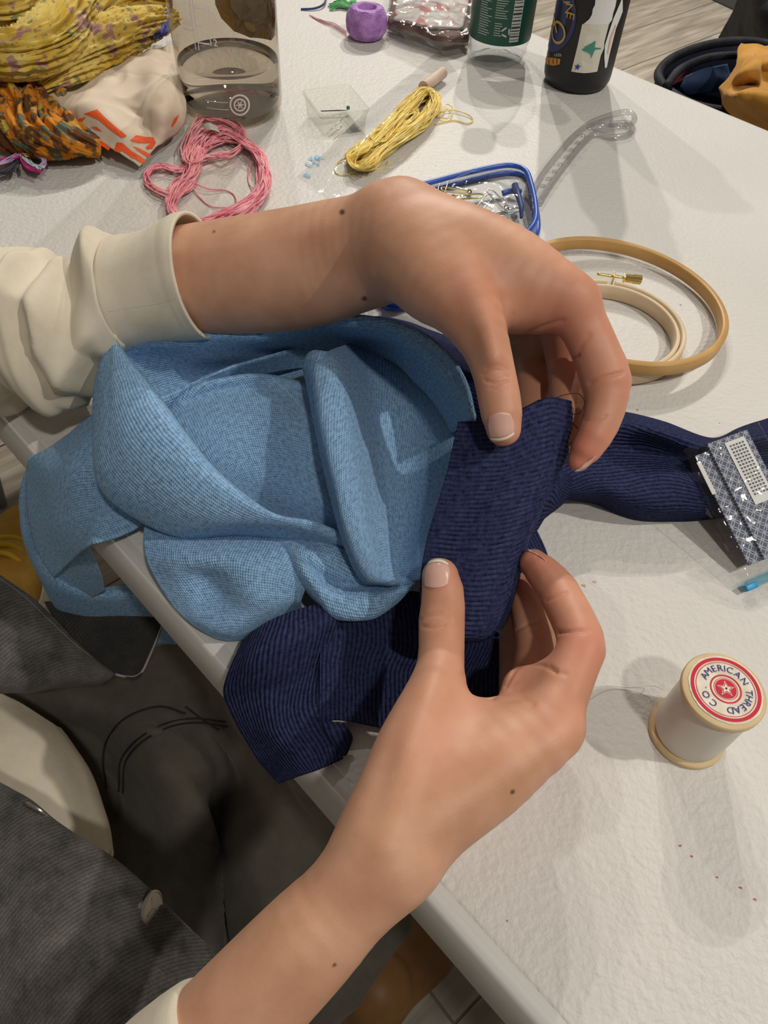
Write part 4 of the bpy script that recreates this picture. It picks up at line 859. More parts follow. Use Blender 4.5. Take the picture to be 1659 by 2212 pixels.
# ---------------- black flask with stickers
R2 = .0335; c2 = near_center(1236, 207, R2); fa2 = facing_angle(c2)
fk = empty('flask', c2, 'matte black cylindrical flask with a bicycle sticker and a pine tree sticker', 'flask')
M_black = mat('black_powder_coat', (.012, .012, .013), .45, .4); bump(M_black, 1500, .12, .0005)
lathe('body', [(.001, .001), (.027, .0), (.0305, .0015), (.033, .007), (R2, .012), (R2, .200), (.031, .208), (.026, .212)], c2, M_black, fk, 72)
lathe('lid', [(.001, .238), (.023, .238), (.0262, .235), (.0265, .212), (.024, .211)], c2, M_lid, fk, 48)
tube('handle', [c2+[-.020, 0, .236], c2+[-.018, 0, .256], c2+[.018, 0, .256], c2+[.020, 0, .236]], .004, M_lid, fk, 30, 10)
def sticker(name, polys, m, lift, par=fk, ang=fa2, c=c2, R=R2, cuts=2):
    V, F = merge_meshes([fill_poly(p, cuts) if isinstance(p, list) else p for p in polys]); return mesh(name, wrap(V, c, R+lift, ang), F, m, par, smooth=False)
def vz(u, v):                         # artwork coordinates of a photo point on the flask's front
    r = ray(u, v); o = CAMP-c2; a = r[0]**2+r[1]**2; b = 2*(o[0]*r[0]+o[1]*r[1]); cc = o[0]**2+o[1]**2-R2**2; dsc = max(b*b-4*a*cc, 0)
    t = (-b-math.sqrt(dsc))/(2*a); p = o+r*t; an = math.atan2(p[1], p[0])-fa2; an = (an+math.pi) % (2*math.pi)-math.pi; return (an*R2, p[2])
M_navyst = mat('navy_sticker', (.035, .045, .16), .45); M_gold = mat('gold_print', (.52, .36, .07), .5); M_crst = mat('cream_sticker', (.66, .64, .53), .5)
M_whst = mat('white_sticker', (.72, .72, .70), .5); M_pine = mat('pine_print', (.06, .26, .20), .6); M_bstar = mat('blue_print', (.04, .05, .35), .5); M_orst = mat('orange_sticker', (.62, .25, .03), .5); M_pinkst = mat('pink_print', (.72, .40, .32), .5)
o6 = lambda x, y: vz(1130+x/6.144, y/6.144)
bc = o6(440, 190); ob = [o6(720, 190), o6(575, 620), o6(440, 745)]
ea, eb = abs(ob[0][0]-bc[0]), abs(ob[2][1]-bc[1])
st1 = sticker('oval_sticker', [ellipse_pts(bc[0]-.001, bc[1], ea+.001, eb, 60)], M_navyst, .0006); tag(st1, 'navy oval sticker with gold bicycle')
wc = o6(458, 425); wr_ = abs(o6(560, 425)[0]-wc[0]); g = [ring_vf(wc[0], wc[1], wr_, abs(o6(458, 570)[1]-wc[1]), .0022)]
def gb(a, b, w=.0022): return bar_vf(*o6(*a), *o6(*b), w)
g += [gb((450, 430), (430, 300)), gb((430, 300), (400, 150)), gb((335, 155), (425, 270)), gb((330, 345), (420, 290)), gb((345, 170), (305, 350)), gb((320, 355), (300, 320))]
w2 = o6(368, 20); g.append(ring_vf(w2[0], w2[1], .004, .006, .0018))
for ch, (x, y), rot in (('M', (520, -150), -35), ('A', (550, -80), -45), ('I', (575, 25), -75), ('N', (605, 112), -80), ('E', (625, 200), -90)):
    V, F = text_vf(ch, .0125); r = math.radians(rot); V = np.stack([V[:, 0]*math.cos(r)-V[:, 1]*math.sin(r), V[:, 0]*math.sin(r)+V[:, 1]*math.cos(r), V[:, 2]], -1); q = o6(x, y); V[:, 0] += q[0]; V[:, 1] += q[1]; g.append((V, F))
sticker('bicycle_print', g, M_gold, .0009, st1)
a0 = o6(240, 650); a1 = o6(410, 650); V, F = text_vf('.COM', .004); V[:, 0] += (a0[0]+a1[0])/2; V[:, 1] += a0[1]; sticker('small_print', [(V, F)], mat('dim_print', (.25, .20, .15), .6), .0009, st1)
st2 = sticker('flag_sticker', [[o6(785, 318), o6(720, 620), o6(640, 945), o6(820, 968), o6(985, 945), o6(1030, 735), o6(1072, 640), o6(1078, 560), o6(1140, 315), o6(960, 325)]], M_crst, .0006); tag(st2, 'cream sticker with a green pine tree and a blue star')
pine = [o6(775, 650)]
for i, x in enumerate((810, 835, 860, 885, 910, 930, 945)): pine += [o6(x+12, 632-14*i), o6(x, 612-13*i)]
pine += [o6(965, 545), o6(950, 625), o6(1035, 632), o6(1035, 645), o6(955, 655), o6(905, 770)]
for i, x in enumerate((880, 850, 825)): pine += [o6(x+10, 690-12*i), o6(x, 720-18*i)]
sticker('pine_print', [pine], M_pine, .0009, st2, cuts=0)
s0 = o6(722, 885); sr = .0033; star = [(s0[0]+(sr if i % 2 == 0 else sr*.42)*math.sin(i*math.pi/5), s0[1]+(sr if i % 2 == 0 else sr*.42)*math.cos(i*math.pi/5)) for i in range(10)]
sticker('star_print', [star], M_bstar, .0009, st2, cuts=0)
st3 = sticker('state_sticker', [[o6(800, 318), o6(880, 250), o6(915, 190), o6(925, 120), o6(955, 60), o6(960, 0), o6(940, -120), o6(1100, -160), o6(1250, -60), o6(1225, 80), o6(1195, 170), o6(1180, 260), o6(1140, 315), o6(960, 325)]], M_whst, .00055); tag(st3, 'white silhouette sticker above the pine tree')
st4 = sticker('round_sticker', [[o6(1085, 900), o6(1078, 760), o6(1085, 600), o6(1140, 420), o6(1200, 240), o6(1290, 30), o6(1320, -60), o6(1320, 150), o6(1230, 380), o6(1150, 700), o6(1110, 890)]], M_whst, .0006)
sticker('lettering', [[o6(1125, 720), o6(1118, 690), o6(1160, 480), o6(1225, 320), o6(1235, 330), o6(1170, 520)]], M_pinkst, .0009, st4)
st5 = sticker('orange_sticker', [[o6(215, 720), o6(300, 748), o6(400, 765), o6(498, 780), o6(485, 850), o6(400, 868), o6(310, 845), o6(235, 780)]], M_orst, .0004)
g = [gb((x, 700+abs(x-470)*.3), (x+4, 745), .0010) for x in (425, 450, 475, 500)]
sticker('stripe_print', g, mat('pale_yellow_print', (.60, .58, .30), .5), .0007, st5)
sticker('letter_gaps', [gb((x, 775), (x, 845), .0009) for x in (290, 345, 400, 450)], M_black, .0007, st5)
# ---------------- small water bottle with green label
R3 = .0315; c3 = near_center(1068, 152, R3); fa3 = facing_angle(c3); z0 = zsolve(c3-R3*np.array([0, 1, 0]), 100)
wb = empty('plastic_water_bottle', c3, 'small clear disposable water bottle with a dark green label', 'bottle')
M_pet = clear('clear_bottle_plastic', (.93, .94, .94), .02, 1.55, .05)
prof = [(.001, .006), (.014, .004), (.022, .0), (.0275, .002), (.030, .008)]
zz = .010
while zz < z0-.006: prof += [(.0312, zz), (.0295, zz+.0035)]; zz += .007
prof += [(R3, z0-.003), (R3, z0+.055), (.0305, z0+.060), (R3, z0+.064), (.027, z0+.085), (.018, z0+.105), (.0125, z0+.115), (.0125, z0+.125)]
o = lathe('bottle_wall', prof, c3, M_pet, wb, 48); V = np.zeros(len(o.data.vertices)*3, np.float32); o.data.vertices.foreach_get('co', V); V = V.reshape(-1, 3)
loc = V-np.asarray(c3); an = np.arctan2(loc[:, 1], loc[:, 0]); lowm = np.clip((z0-.004-loc[:, 2])/.02, 0, 1); f = 1-.10*lowm*(.5+.5*np.cos(an*8+loc[:, 2]*160)); V[:, 0] = c3[0]+loc[:, 0]*f; V[:, 1] = c3[1]+loc[:, 1]*f; o.data.vertices.foreach_set('co', V.ravel())
lathe('cap', [(.001, z0+.138), (.013, z0+.138), (.0142, z0+.136), (.0142, z0+.122), (.0125, z0+.122)], c3, mat('cap_white', (.75, .76, .76), .4), wb, 36)
lb = lathe('label', [(R3+.0005, z0), (R3+.0007, z0+.002), (R3+.0007, z0+.050), (R3+.0005, z0+.052)], c3, mat('green_label', (.012, .085, .055), .35, .4), wb, 64); tag(lb, 'dark green paper label with barcode')
g = []; cream = []
rr = random.Random(3)
for blk, (x0, x1, y0, y1) in enumerate(((-.024, -.010, .008, .046), (-.007, .006, .024, .046), (-.006, .002, .008, .020))):
    y = y1
    while y > y0:
        g.append(bar_vf(x0, y+z0, x0+(x1-x0)*rr.uniform(.55, 1), y+z0, .0007)); y -= .0021
mesh('fine_print', wrap(merge_meshes(g)[0], c3, R3+.0010, fa3), merge_meshes(g)[1], mat('label_print', (.45, .50, .47), .6), lb, smooth=False)
V, F = fill_poly([(.0105, z0+.004), (.0205, z0+.004), (.0205, z0+.044), (.0105, z0+.044)], 3); mesh('barcode', wrap(V, c3, R3+.0010, fa3), F, mat('barcode_paper', (.66, .68, .66), .6), lb)
g = [bar_vf(.0108, y+z0, .0200, y+z0, w) for y, w in ((.006, .0006), (.009, .0012), (.0115, .0006), (.014, .0010), (.017, .0018), (.020, .0007), (.023, .0012), (.026, .0006), (.029, .0018), (.032, .0008), (.035, .0012), (.0385, .0006), (.041, .0010))]
mesh('barcode_lines', wrap(merge_meshes(g)[0], c3, R3+.0013, fa3), merge_meshes(g)[1], mat('barcode_ink', (.03, .06, .05), .6), lb, smooth=False)
g = []
for k in range(3):
    a = math.pi/2+k*2*math.pi/3; a2 = a+1.35; g.append(bar_vf(.0058+.0042*math.cos(a), z0+.013+.0042*math.sin(a), .0058+.0042*math.cos(a2), z0+.013+.0042*math.sin(a2), .0014))
mesh('recycling_mark', wrap(merge_meshes(g)[0], c3, R3+.0010, fa3), merge_meshes(g)[1], mat('recycle_print', (.66, .68, .66), .6), lb, smooth=False)
# ---------------- yarn things
def strands(name, paths, r, m, parent=None, n=90, seg=5, closed=True):
    parts = [tube_vf(crom(p, n, closed), r, seg, closed) for p in paths]; V, F = merge_meshes(parts); return mesh(name, V, F, m, parent)
def yarn_mat(name, c1, c2):
    m = mat(name, c2, .75, .25, Sheen_Weight=.15); mix_col(m, c1, c2, 90, 'Object', 3, .35, .65); bump(m, 1500, .4, .0006); return m
M_pink = yarn_mat('pink_floss', (.78, .22, .28), (.93, .44, .47))
pk = empty('pink_thread_skein', P(460, 390), 'loose loop of pink embroidery thread beside the sleeve', 'thread skein')
main = [(385, 470), (360, 445), (372, 405), (400, 372), (402, 330), (425, 290), (470, 268), (520, 300), (562, 325), (582, 375), (572, 420), (535, 458), (480, 478), (430, 488)]
inner = [(385, 470), (375, 440), (395, 405), (425, 375), (435, 340), (460, 310), (500, 305), (540, 320), (556, 345), (560, 385), (548, 415), (510, 445), (470, 462), (425, 478)]
pa = []
r_ = random.Random(11)
for k in range(80):
    t = r_.random(); a = r_.uniform(0, 6.28); pts = []
    for i, (p, q) in enumerate(zip(main, inner)):
        tt = min(1, max(0, t+.18*math.sin(i*1.3+a)+r_.uniform(-.08, .08)))
        pts.append(P(p[0]*(1-tt)+q[0]*tt+r_.uniform(-7, 7), p[1]*(1-tt)+q[1]*tt+r_.uniform(-7, 7), .0012+.011*r_.random()*(1-.5*abs(2*tt-1))))
    pa.append(pts)
strands('thread_loops', pa, .00062, M_pink, pk, 130)
pa = []
for k in range(16):
    j = lambda s: r_.uniform(-s, s)
    pa.append([P(u+j(7), v+j(7), .001+.006*r_.random()) for u, v in ((425, 350), (390, 365), (345, 358), (318, 372), (318, 395), (340, 412), (380, 418), (415, 395))])
strands('side_loops', pa, .00062, M_pink, pk, 90)
pa = []
for k in range(10):
    j = lambda s: r_.uniform(-s, s)
    pa.append([P(u+j(9), v+j(9), .002+.010*r_.random()) for u, v in ((430, 262+j(10)), (460, 252), (500, 268), (525, 300), (500, 330), (455, 335), (410, 345), (398, 320))])
strands('top_loops', pa, .0006, M_pink, pk, 90)
strands('loose_thread', [[P(418, 395, .004), P(450, 408, .003), P(490, 412, .001), P(508, 425, .001), P(512, 445, .004)], [P(415, 400, .003), P(430, 425, .001), P(455, 445, .001), P(490, 448, .002), P(520, 440, .004)], [P(555, 330, .004), P(538, 370, .002), P(538, 395, .001), P(550, 410, .003)]], .0006, M_pink, pk, 40, 5, False)
M_film = clear('clear_film', (.97, .97, .97), .06, 1.45, .04)
cloth('paper_sleeve', [[(438, 268, 1.2), (452, 264, 1.5), (470, 272, 1.3)], [(445, 282, 1.3), (458, 280, 1.7), (475, 286, 1.3)]], mat('pearl_film', (.75, .74, .66), .15, .8), pk, nu=12, nv=10, thick=.0003, wr=.001)
# purple ball
M_purp = yarn_mat('purple_thread', (.34, .15, .45), (.56, .31, .68))
pc = near_center(791, 97, .020); ph = .043
pb = empty('purple_thread_ball', pc, 'small wound ball of purple crochet thread', 'thread ball')
prof = [(.0110, .0004), (.0165, .0020), (.0205, .0075), (.0215, .0145), (.0208, .0215), (.0175, .0275), (.0125, .0300), (.0100, .0285), (.0095, .0200), (.0095, .0080), (.0110, .0004)]
lathe('core', [(r*.985, z) for r, z in prof], pc, M_purp, pb, 48)
pz = np.array([z for r, z in prof[:7]]); pr_ = np.array([r for r, z in prof[:7]]); pa = []
for k in range(150):
    ph_ = k*2.39996; am = .0060+.0078*((k*37) % 100)/100; th = np.linspace(0, 2*np.pi, 40, endpoint=False); zz_ = .0152+am*np.sin(th+ph_); rr2 = np.interp(zz_, pz, pr_)+.0003+.0003*((k*13) % 7)/7
    pa.append(pc+np.stack([rr2*np.cos(th), rr2*np.sin(th), zz_], -1))
strands('winding', pa, .00036, M_purp, pb, 60, 4)
# loose navy, green and pink bits at the far side
M_dn = yarn_mat('dark_blue_floss', (.02, .03, .12), (.05, .07, .22))
tag(tube('thread_scrap', [P(650, 20, .001), P(680, 18, .002), P(700, 8, .003), P(706, -12, .002)], .0012, M_dn, None, 30, 6), 'short dark blue thread end left of the purple ball', 'thread')
M_fp = yarn_mat('pale_pink_floss', (.50, .20, .25), (.72, .38, .42))
tag(strands('thread_scrap', [[P(668, 32, .001), P(700, 45+k*2, .001), P(722, 50+k*3, .0015), P(748, 68+k*3, .001)] for k in range(4)], .0004, M_fp, None, 40, 5, False), 'thin pink thread wisps beside the purple ball', 'thread')
M_green = yarn_mat('green_floss', (.05, .28, .08), (.16, .52, .20))
tag(strands('thread_scrap', [[P(715+r_.uniform(-8, 8), 15+r_.uniform(-8, 8), .001), P(735+r_.uniform(-10, 10), 5+r_.uniform(-8, 8), .004), P(760+r_.uniform(-8, 8), 10+r_.uniform(-8, 8), .003), P(765, -15, .002)] for k in range(26)], .0006, M_green, None, 40, 5, False), 'green floss scrap behind the purple ball', 'thread')
# clear packet with brown contents
pkt = empty('craft_packet', P(930, 50), 'crinkled clear plastic packet with brown and red contents behind the water bottle', 'packet')
M_brownp = mat('brown_card', (.15, .065, .045), .7); mix_col(M_brownp, (.10, .04, .03), (.28, .16, .13), 40)
cloth('contents', [[(838, 60, .3), (900, 80, .3), (960, 100, .3), (1010, 95, .3)], [(838, 45, 1.4), (905, 62, 1.6), (965, 80, 1.6), (1012, 72, 1.4)], [(845, 10, 1.5), (910, 10, 1.6), (970, 20, 1.6), (1015, 20, 1.4)], [(850, -40, 1), (920, -40, 1), (980, -40, 1), (1020, -40, 1)]], M_brownp, pkt, nu=40, nv=40, wr=.002)
M_redp = mat('red_and_white_print', (.6, .25, .22), .5); mix_col(M_redp, (.60, .12, .10), (.74, .70, .66), 55, 'Object', 3, .38, .46)
cloth('printed_card', [[(850, 42, 1.7), (920, 55, 2.0), (1000, 62, 1.8)], [(855, 10, 1.8), (930, 14, 2.1), (1010, 18, 1.9)], [(860, -40, 1.5), (940, -40, 1.7), (1020, -40, 1.5)]], M_redp, pkt, nu=30, nv=30, wr=.002)
M_crk = clear('crinkled_film', (.93, .92, .91), .10, 1.6, .12)
cloth('film', [[(826, 62, .2), (890, 95, .2), (960, 112, .2), (1020, 105, .2)], [(832, 46, 2.0), (900, 66, 2.3), (965, 86, 2.3), (1018, 76, 2.1)], [(840, 8, 2.2), (910, 10, 2.6), (970, 20, 2.6), (1022, 18, 2.2)], [(845, -45, 1.8), (920, -45, 2), (980, -45, 2), (1030, -45, 1.8)]], M_crk, pkt, nu=70, nv=70, wr=.0035, wscale=60, thick=0)
# small clear needle box
nb = empty('needle_box', P(725, 250), 'small open clear plastic box holding needles', 'box')
M_boxc = clear('clear_box_plastic', (.985, .985, .975), .04, 1.5, .015)
q0, q1, q2, q3 = [P(u, v, .022) for u, v in ((663, 195), (760, 181), (795, 241), (681, 257))]
cen = (q0+q1+q2+q3)/4; ex = ((q1-q0)+(q2-q3))/2; ey = ((q0-q3)+(q1-q2))/2; lx, ly = np.linalg.norm(ex), np.linalg.norm(ey); ex = ex/lx; ey = ey-ex*(ey@ex); ly = np.linalg.norm(ey); ey /= ly
def rrect(hx, hy, r, n=6):
    pts = []
    for sx, sy, t0 in ((1, 1, 0), (-1, 1, 90), (-1, -1, 180), (1, -1, 270)):
        for t in np.linspace(t0, t0+90, n): pts.append((sx*(hx-r)+r*math.cos(math.radians(t)), sy*(hy-r)+r*math.sin(math.radians(t))))
    return pts
def shell(levels, ex, ey, cen):
    V = []; n = len(levels[0][0])
    for pts, z in levels: V += [np.array([cen[0], cen[1], TZ])+ex*a+ey*b+UPZ*z for a, b in pts]
    F = [(i*n+k, i*n+(k+1) % n, (i+1)*n+(k+1) % n, (i+1)*n+k) for i in range(len(levels)-1) for k in range(n)]; F.append(tuple(range(n))[::-1]); F.append(tuple((len(levels)-1)*n+k for k in range(n))); return V, F
hx, hy = lx/2, ly/2
lv = [(rrect(hx*.84, hy*.84, .003), .0006), (rrect(hx*.88, hy*.88, .004), .002), (rrect(hx*.95, hy*.95, .005), .020), (rrect(hx, hy, .005), .0205), (rrect(hx, hy, .005), .0228), (rrect(hx-.0014, hy-.0014, .004), .0228), (rrect(hx*.92, hy*.92, .004), .019), (rrect(hx*.84, hy*.84, .003), .003)]
shade_auto(mesh('box_shell', *shell(lv, ex, ey, cen), M_boxc, nb), 40)
M_needle = mat('needle_steel', (.75, .74, .72), .2, .5, 1.0); M_dk = mat('needle_dark', (.05, .05, .05), .4, .5, .5); M_grn = mat('green_bead', (.03, .25, .10), .3)
for i, (a, b, m_) in enumerate((((712, 282), (742, 255), M_needle), ((722, 288), (738, 272), M_needle), ((693, 240), (752, 238), M_dk))):
    p, q = P(*a, .004), P(*b, .0045); V, F = tube_vf(np.array([p, p*.3+q*.7, q]), [.0004, .0005, .00015], 6)
    tag(mesh('needle', V, F, m_), ('longer silver needle lying in the clear box', 'shorter silver needle lying in the clear box', 'dark needle lying across the far end of the clear box')[i], 'needle', 'needles in the box')
tag(lathe('bead', [(.0001, 0), (.0014, .0006), (.0018, .0018), (.0014, .003), (.0001, .0036)], P(752, 237, .0035), M_grn, None, 14), 'tiny green bead in the clear needle box', 'bead')
# yellow floss in a clear sleeve with a dowel
ys = empty('plastic_sleeve', P(840, 260), 'long flat clear plastic sleeve under the yellow thread with pale blue lettering', 'sleeve')
cloth('film', [[(640, 385, .05), (700, 330, .25), (780, 250, .5), (860, 180, .8), (950, 108, .3)], [(680, 410, .1), (735, 350, .8), (810, 275, 1.2), (890, 205, 1.2), (975, 140, .4)], [(720, 440, .05), (775, 380, .1), (850, 310, .1), (930, 235, .1), (1000, 170, .1)]], M_film, ys, nu=60, nv=24, wr=.0015, thick=0)
M_cyan = mat('pale_blue_print', (.10, .45, .72), .5)
g = []
for k, (u, v, s) in enumerate(((668, 355, .010), (676, 342, .010), (664, 378, .009), (690, 340, .012), (684, 352, .010))):
    V, F = text_vf('EKBRS'[k], s); a = math.radians(50); V = np.stack([V[:, 0]*math.cos(a)-V[:, 1]*math.sin(a), V[:, 0]*math.sin(a)+V[:, 1]*math.cos(a), V[:, 2]], -1); V += P(u, v, .0012); g.append((V, F))
mesh('lettering', *merge_meshes(g), M_cyan, ys, smooth=False)
M_yel = yarn_mat('yellow_floss', (.82, .57, .09), (.96, .82, .32))
yf = empty('yellow_thread_skein', P(840, 280), 'yellow embroidery thread skein folded into a figure eight', 'thread skein')
pa = []
for k in range(100):
    j = lambda s: r_.uniform(-s, s); w = r_.uniform(-1.5, 1.5); h = .002+.007*r_.random()+.010*max(0, 1-w*w)*r_.random()
    a = [(760, 345), (785, 322), (815, 300), (850, 265), (885, 228), (915, 200), (935, 202), (936, 225), (915, 258), (870, 290), (825, 325), (800, 352), (775, 358)]
    sh_ = w*9; pts = [P(u+sh_*(.7)+j(7), v+sh_*.6+j(7), max(.001, h)*(.6 if i in (0, 12) else 1)) for i, (u, v) in enumerate(a)]
    pa.append(pts)
for k in range(14):
    j = lambda s: r_.uniform(-s, s)
    pa.append([P(u+j(5), v+j(5), .003+.008*r_.random()) for u, v in ((752, 340), (768, 322), (800, 318), (812, 335), (800, 355), (768, 360))])
    pa.append([P(u+j(5), v+j(5), .005+.010*r_.random()) for u, v in ((800, 300), (820, 280), (850, 285), (880, 265), (900, 240), (870, 250), (835, 300))])
strands('thread_loops', pa, .0006, M_yel, yf, 90)
for le in [[P(930, 245, .003), P(955, 240, .004), P(965, 225, .003), P(978, 235, .004), P(968, 255, .002), P(945, 250, .002), P(970, 238, .002), P(1005, 245, .002), P(1022, 258, .001), P(1010, 267, .001), P(980, 260, .001), P(940, 268, .001)], [P(745, 342, .002), P(728, 352, .001), P(725, 372, .0008), P(745, 378, .0008), P(775, 368, .0008)], [P(770, 355, .004), P(800, 365, .0008), P(830, 362, .0008), P(842, 345, .002)]]: tube('loose_end', le, .00055, M_yel, yf, 80, 5)
M_dowel = mat('pale_wood', (.58, .43, .33), .6); mix_col(M_dowel, (.52, .38, .29), (.64, .49, .38), 60)
V, F = tube_vf(np.array([P(915, 188, .007), P(914.8, 188.2, .007), P(956, 157, .007), P(956.4, 156.8, .007)]), [.0045, .0055, .0055, .0045], 20)
tag(shade_auto(mesh('wooden_dowel', V, F, M_dowel), 50), 'short pale wooden dowel at the top of the yellow thread', 'dowel')
# ---------------- clear pouch with blue piping and its strap
po = empty('zip_pouch', P(1000, 480), 'clear vinyl zip pouch with blue piping behind the upper hand', 'pouch')
M_piping = mat('blue_piping', (.02, .085, .42), .3, .5)
out_top = [(800, 418), (850, 410), (920, 396), (990, 378), (1060, 362), (1105, 357), (1135, 368), (1148, 400), (1157, 445), (1155, 480), (1130, 510), (1085, 545), (1020, 590), (950, 625), (870, 648), (820, 640), (790, 590), (780, 500)]
tube('piping', [P(u, v, .018) for u, v in out_top], .0022, M_piping, po, 160, 10, True)
tube('piping', [P(u, v, .0025) for u, v in [(q[0]+(4 if i < 12 else 2), q[1]+(24 if 6 < i < 13 else 16)) for i, q in enumerate(out_top)]], .0022, M_piping, po, 160, 10, True)
M_vinyl = clear('pouch_vinyl', (.96, .97, .97), .05, 1.5, .06)
cx_, cy_ = 970, 490
def inset(f, h): return [(cx_+(u-cx_)*f, cy_+(v-cy_)*f, h) for u, v in out_top+out_top[:1]]
cloth('vinyl_top', [inset(1, 1.8), inset(.8, 2.1), inset(.55, 2.2), inset(.3, 2.1), inset(.05, 2.2)], M_vinyl, po, nu=120, nv=40, wr=.0030, wscale=45, thick=0)
ot2 = [(q[0]+(4 if i < 12 else 2), q[1]+(24 if 6 < i < 13 else 16)) for i, q in enumerate(out_top)]
cloth('vinyl_side', [[(*out_top[i], 1.8) for i in range(6, 16)], [(*ot2[i], .25) for i in range(6, 16)]], mat('blue_edge_vinyl', (.02, .10, .45), .25, .5), po, nu=90, nv=8, wr=.0008, thick=.0006)
cloth('vinyl_side', [[(*out_top[i], 1.8) for i in (16, 17, 0, 1, 2, 3, 4, 5, 6)], [(*ot2[i], .25) for i in (16, 17, 0, 1, 2, 3, 4, 5, 6)]], M_vinyl, po, nu=90, nv=8, wr=.0008, thick=0)
tube('zip_pull', [P(1112, 400, .016), P(1122, 430, .014), P(1128, 455, .013), P(1126, 470, .012)], [.0028, .0026, .0022, .0012], mat('dark_blue_cord', (.03, .06, .22), .5), po, 4, 8)
tube('zip_pull', [P(1085, 418, .010), P(1105, 412, .012), P(1125, 415, .013)], .0024, M_piping, po, 16, 8)
M_strapc = clear('clear_soft_plastic', (.90, .90, .90), .08, 1.5, .10)
for off in (0, 1):
    a = [(1150, 420), (1170, 380), (1205, 335), (1235, 300), (1270, 270), (1310, 252), (1350, 242), (1368, 250), (1368, 264), (1345, 272), (1300, 272), (1282, 276)] if off == 0 else [(1165, 440), (1190, 400), (1225, 352), (1255, 315), (1285, 290), (1320, 296), (1355, 292), (1366, 280), (1352, 266), (1318, 268)]
    st = tube('strap', [P(u, v, .003 if off else .006) for u, v in a], .0028, M_strapc, po, 90, 12); tag(st, 'clear plastic carrying strap')
for i in range(9):
    t = i/8; p = P(1172+t*100, 405-t*125, .008); V, F = lathe_vf([(.0001, 0), (.0022, .0006), (.0024, .0016), (.0001, .0024)], 12); mesh('stud', V+p, F, M_strapc, po)
M_gold2 = mat('gold_wire', (.80, .62, .25), .25, .5, 1.0); M_silv = mat('silver_wire', (.82, .81, .78), .2, .5, 1.0)
spots = [(1010, 425, 'gold safety pin nearest the far edge in the clear pouch'), (1045, 440, 'silver safety pin in the middle of the clear pouch'), (1075, 430, 'silver safety pin close to the blue zip cord'), (985, 412, 'gold safety pin near the upper left of the pouch contents'), (1030, 465, 'silver safety pin nearest the wrist in the clear pouch'), (1060, 470, 'gold safety pin below the middle of the clear pouch'), (1090, 460, 'silver safety pin by the pouch corner'), (955, 408, 'gold safety pin leftmost in the clear pouch')]
for i, (u, v, lab) in enumerate(spots):
    c = P(u, v, .004+.003*(i % 3)); a = i*1.1; e1 = np.array([math.cos(a), math.sin(a), .15]); e2 = np.array([-math.sin(a), math.cos(a), 0])
    pts = [c-e1*.011+e2*.0028, c+e1*.009+e2*.0030, c+e1*.0125, c+e1*.009-e2*.0030, c-e1*.011-e2*.0026]
    V, F = tube_vf(crom(pts, 40), .00055, 6); V2, F2 = lathe_vf([(.0001, -.001), (.002, -.0008), (.0022, 0), (.002, .0008), (.0001, .001)], 10)
    V, F = merge_meshes([(V, F), (V2*np.array([1, 2.0, 1])+(c-e1*.0115), F2)]); tag(mesh('safety_pin', V, F, M_gold2 if i in (0, 3, 5, 7) else M_silv), lab, 'safety pin', 'safety pins in the pouch')
# ---------------- embroidery hoops
def hoop_ring(name, c, nrm, Ro, w, h, m, parent=None, gap=None):
    nrm = np.asarray(nrm, float); nrm /= np.linalg.norm(nrm); e1 = np.cross([0, 1, 0], nrm); e1 /= np.linalg.norm(e1); e2 = np.cross(nrm, e1)
    b = .0009; prof = [(Ro, -b), (Ro, -h+b), (Ro-b, -h), (Ro-w+b, -h), (Ro-w, -h+b), (Ro-w, -b), (Ro-w+b, 0), (Ro-b, 0)]
    n = 128; a0, a1 = (0, 2*math.pi) if gap is None else (gap[0], gap[0]+2*math.pi-gap[1]); closed = gap is None
    A = np.linspace(a0, a1, n, endpoint=not closed); V = [c+r*(math.cos(t)*e1+math.sin(t)*e2)+nrm*z for t in A for r, z in prof]; k = len(prof)
    F = [(i*k+q, i*k+(q+1) % k, ((i+1) % n)*k+(q+1) % k, ((i+1) % n)*k+q) for i in range(n if closed else n-1) for q in range(k)]
    if not closed: F += [tuple(range(k)), tuple((n-1)*k+q for q in range(k))[::-1]]
    return shade_auto(mesh(name, V, F, m, parent), 50)
M_bam = mat('bamboo', (.50, .29, .095), .42, .4); mix_col(M_bam, (.44, .245, .075), (.56, .335, .12), 26); M_birch = mat('pale_birch', (.66, .52, .34), .5, .4); mix_col(M_birch, (.60, .46, .29), (.70, .57, .39), 30)
hb = np.array([.1524, .450, TZ+.0172]); tag(hoop_ring('embroidery_hoop', hb, (.066, .036, 1), .0755, .0050, .0090, M_bam), 'large amber bamboo embroidery hoop ring', 'hoop')
hs_ = np.array([.1445, .4247, TZ+.0125]); sh_o = empty('embroidery_hoop', hs_-[0, 0, .0125], 'small pale wooden embroidery hoop with a brass screw', 'hoop')
hoop_ring('inner_ring', hs_-[0, 0, .0010], (0, 0, 1), .0462, .0032, .0110, M_birch, sh_o)
hoop_ring('outer_ring', hs_, (0, 0, 1), .0500, .0034, .0110, M_birch, sh_o, gap=(math.radians(86), math.radians(7)))
M_brass = mat('brass', (.80, .60, .20), .22, .5, 1.0)
sa, sb = P(1290, 592, .010), P(1386, 605, .010); dx = (sb-sa)/np.linalg.norm(sb-sa); L_ = np.linalg.norm(sb-sa)
tube('screw', [sa, sb-dx*.008], .0010, M_brass, sh_o, 12, 10)
V, F = tube_vf(np.array([sb-dx*.0115, sb-dx*.0112, sb-dx*.006, sb-dx*.0055, sb-dx*.0005, sb]), [.0016, .0030, .0030, .0034, .0034, .0026], 24)
rr_ = np.tile(np.where(np.arange(24) % 2 == 0, 1.0, .88), 6); axc = sb+((V-sb)@dx)[:, None]*dx; V = axc+(V-axc)*rr_[:, None]; mesh('thumb_nut', V, F, M_brass, sh_o, smooth=False)
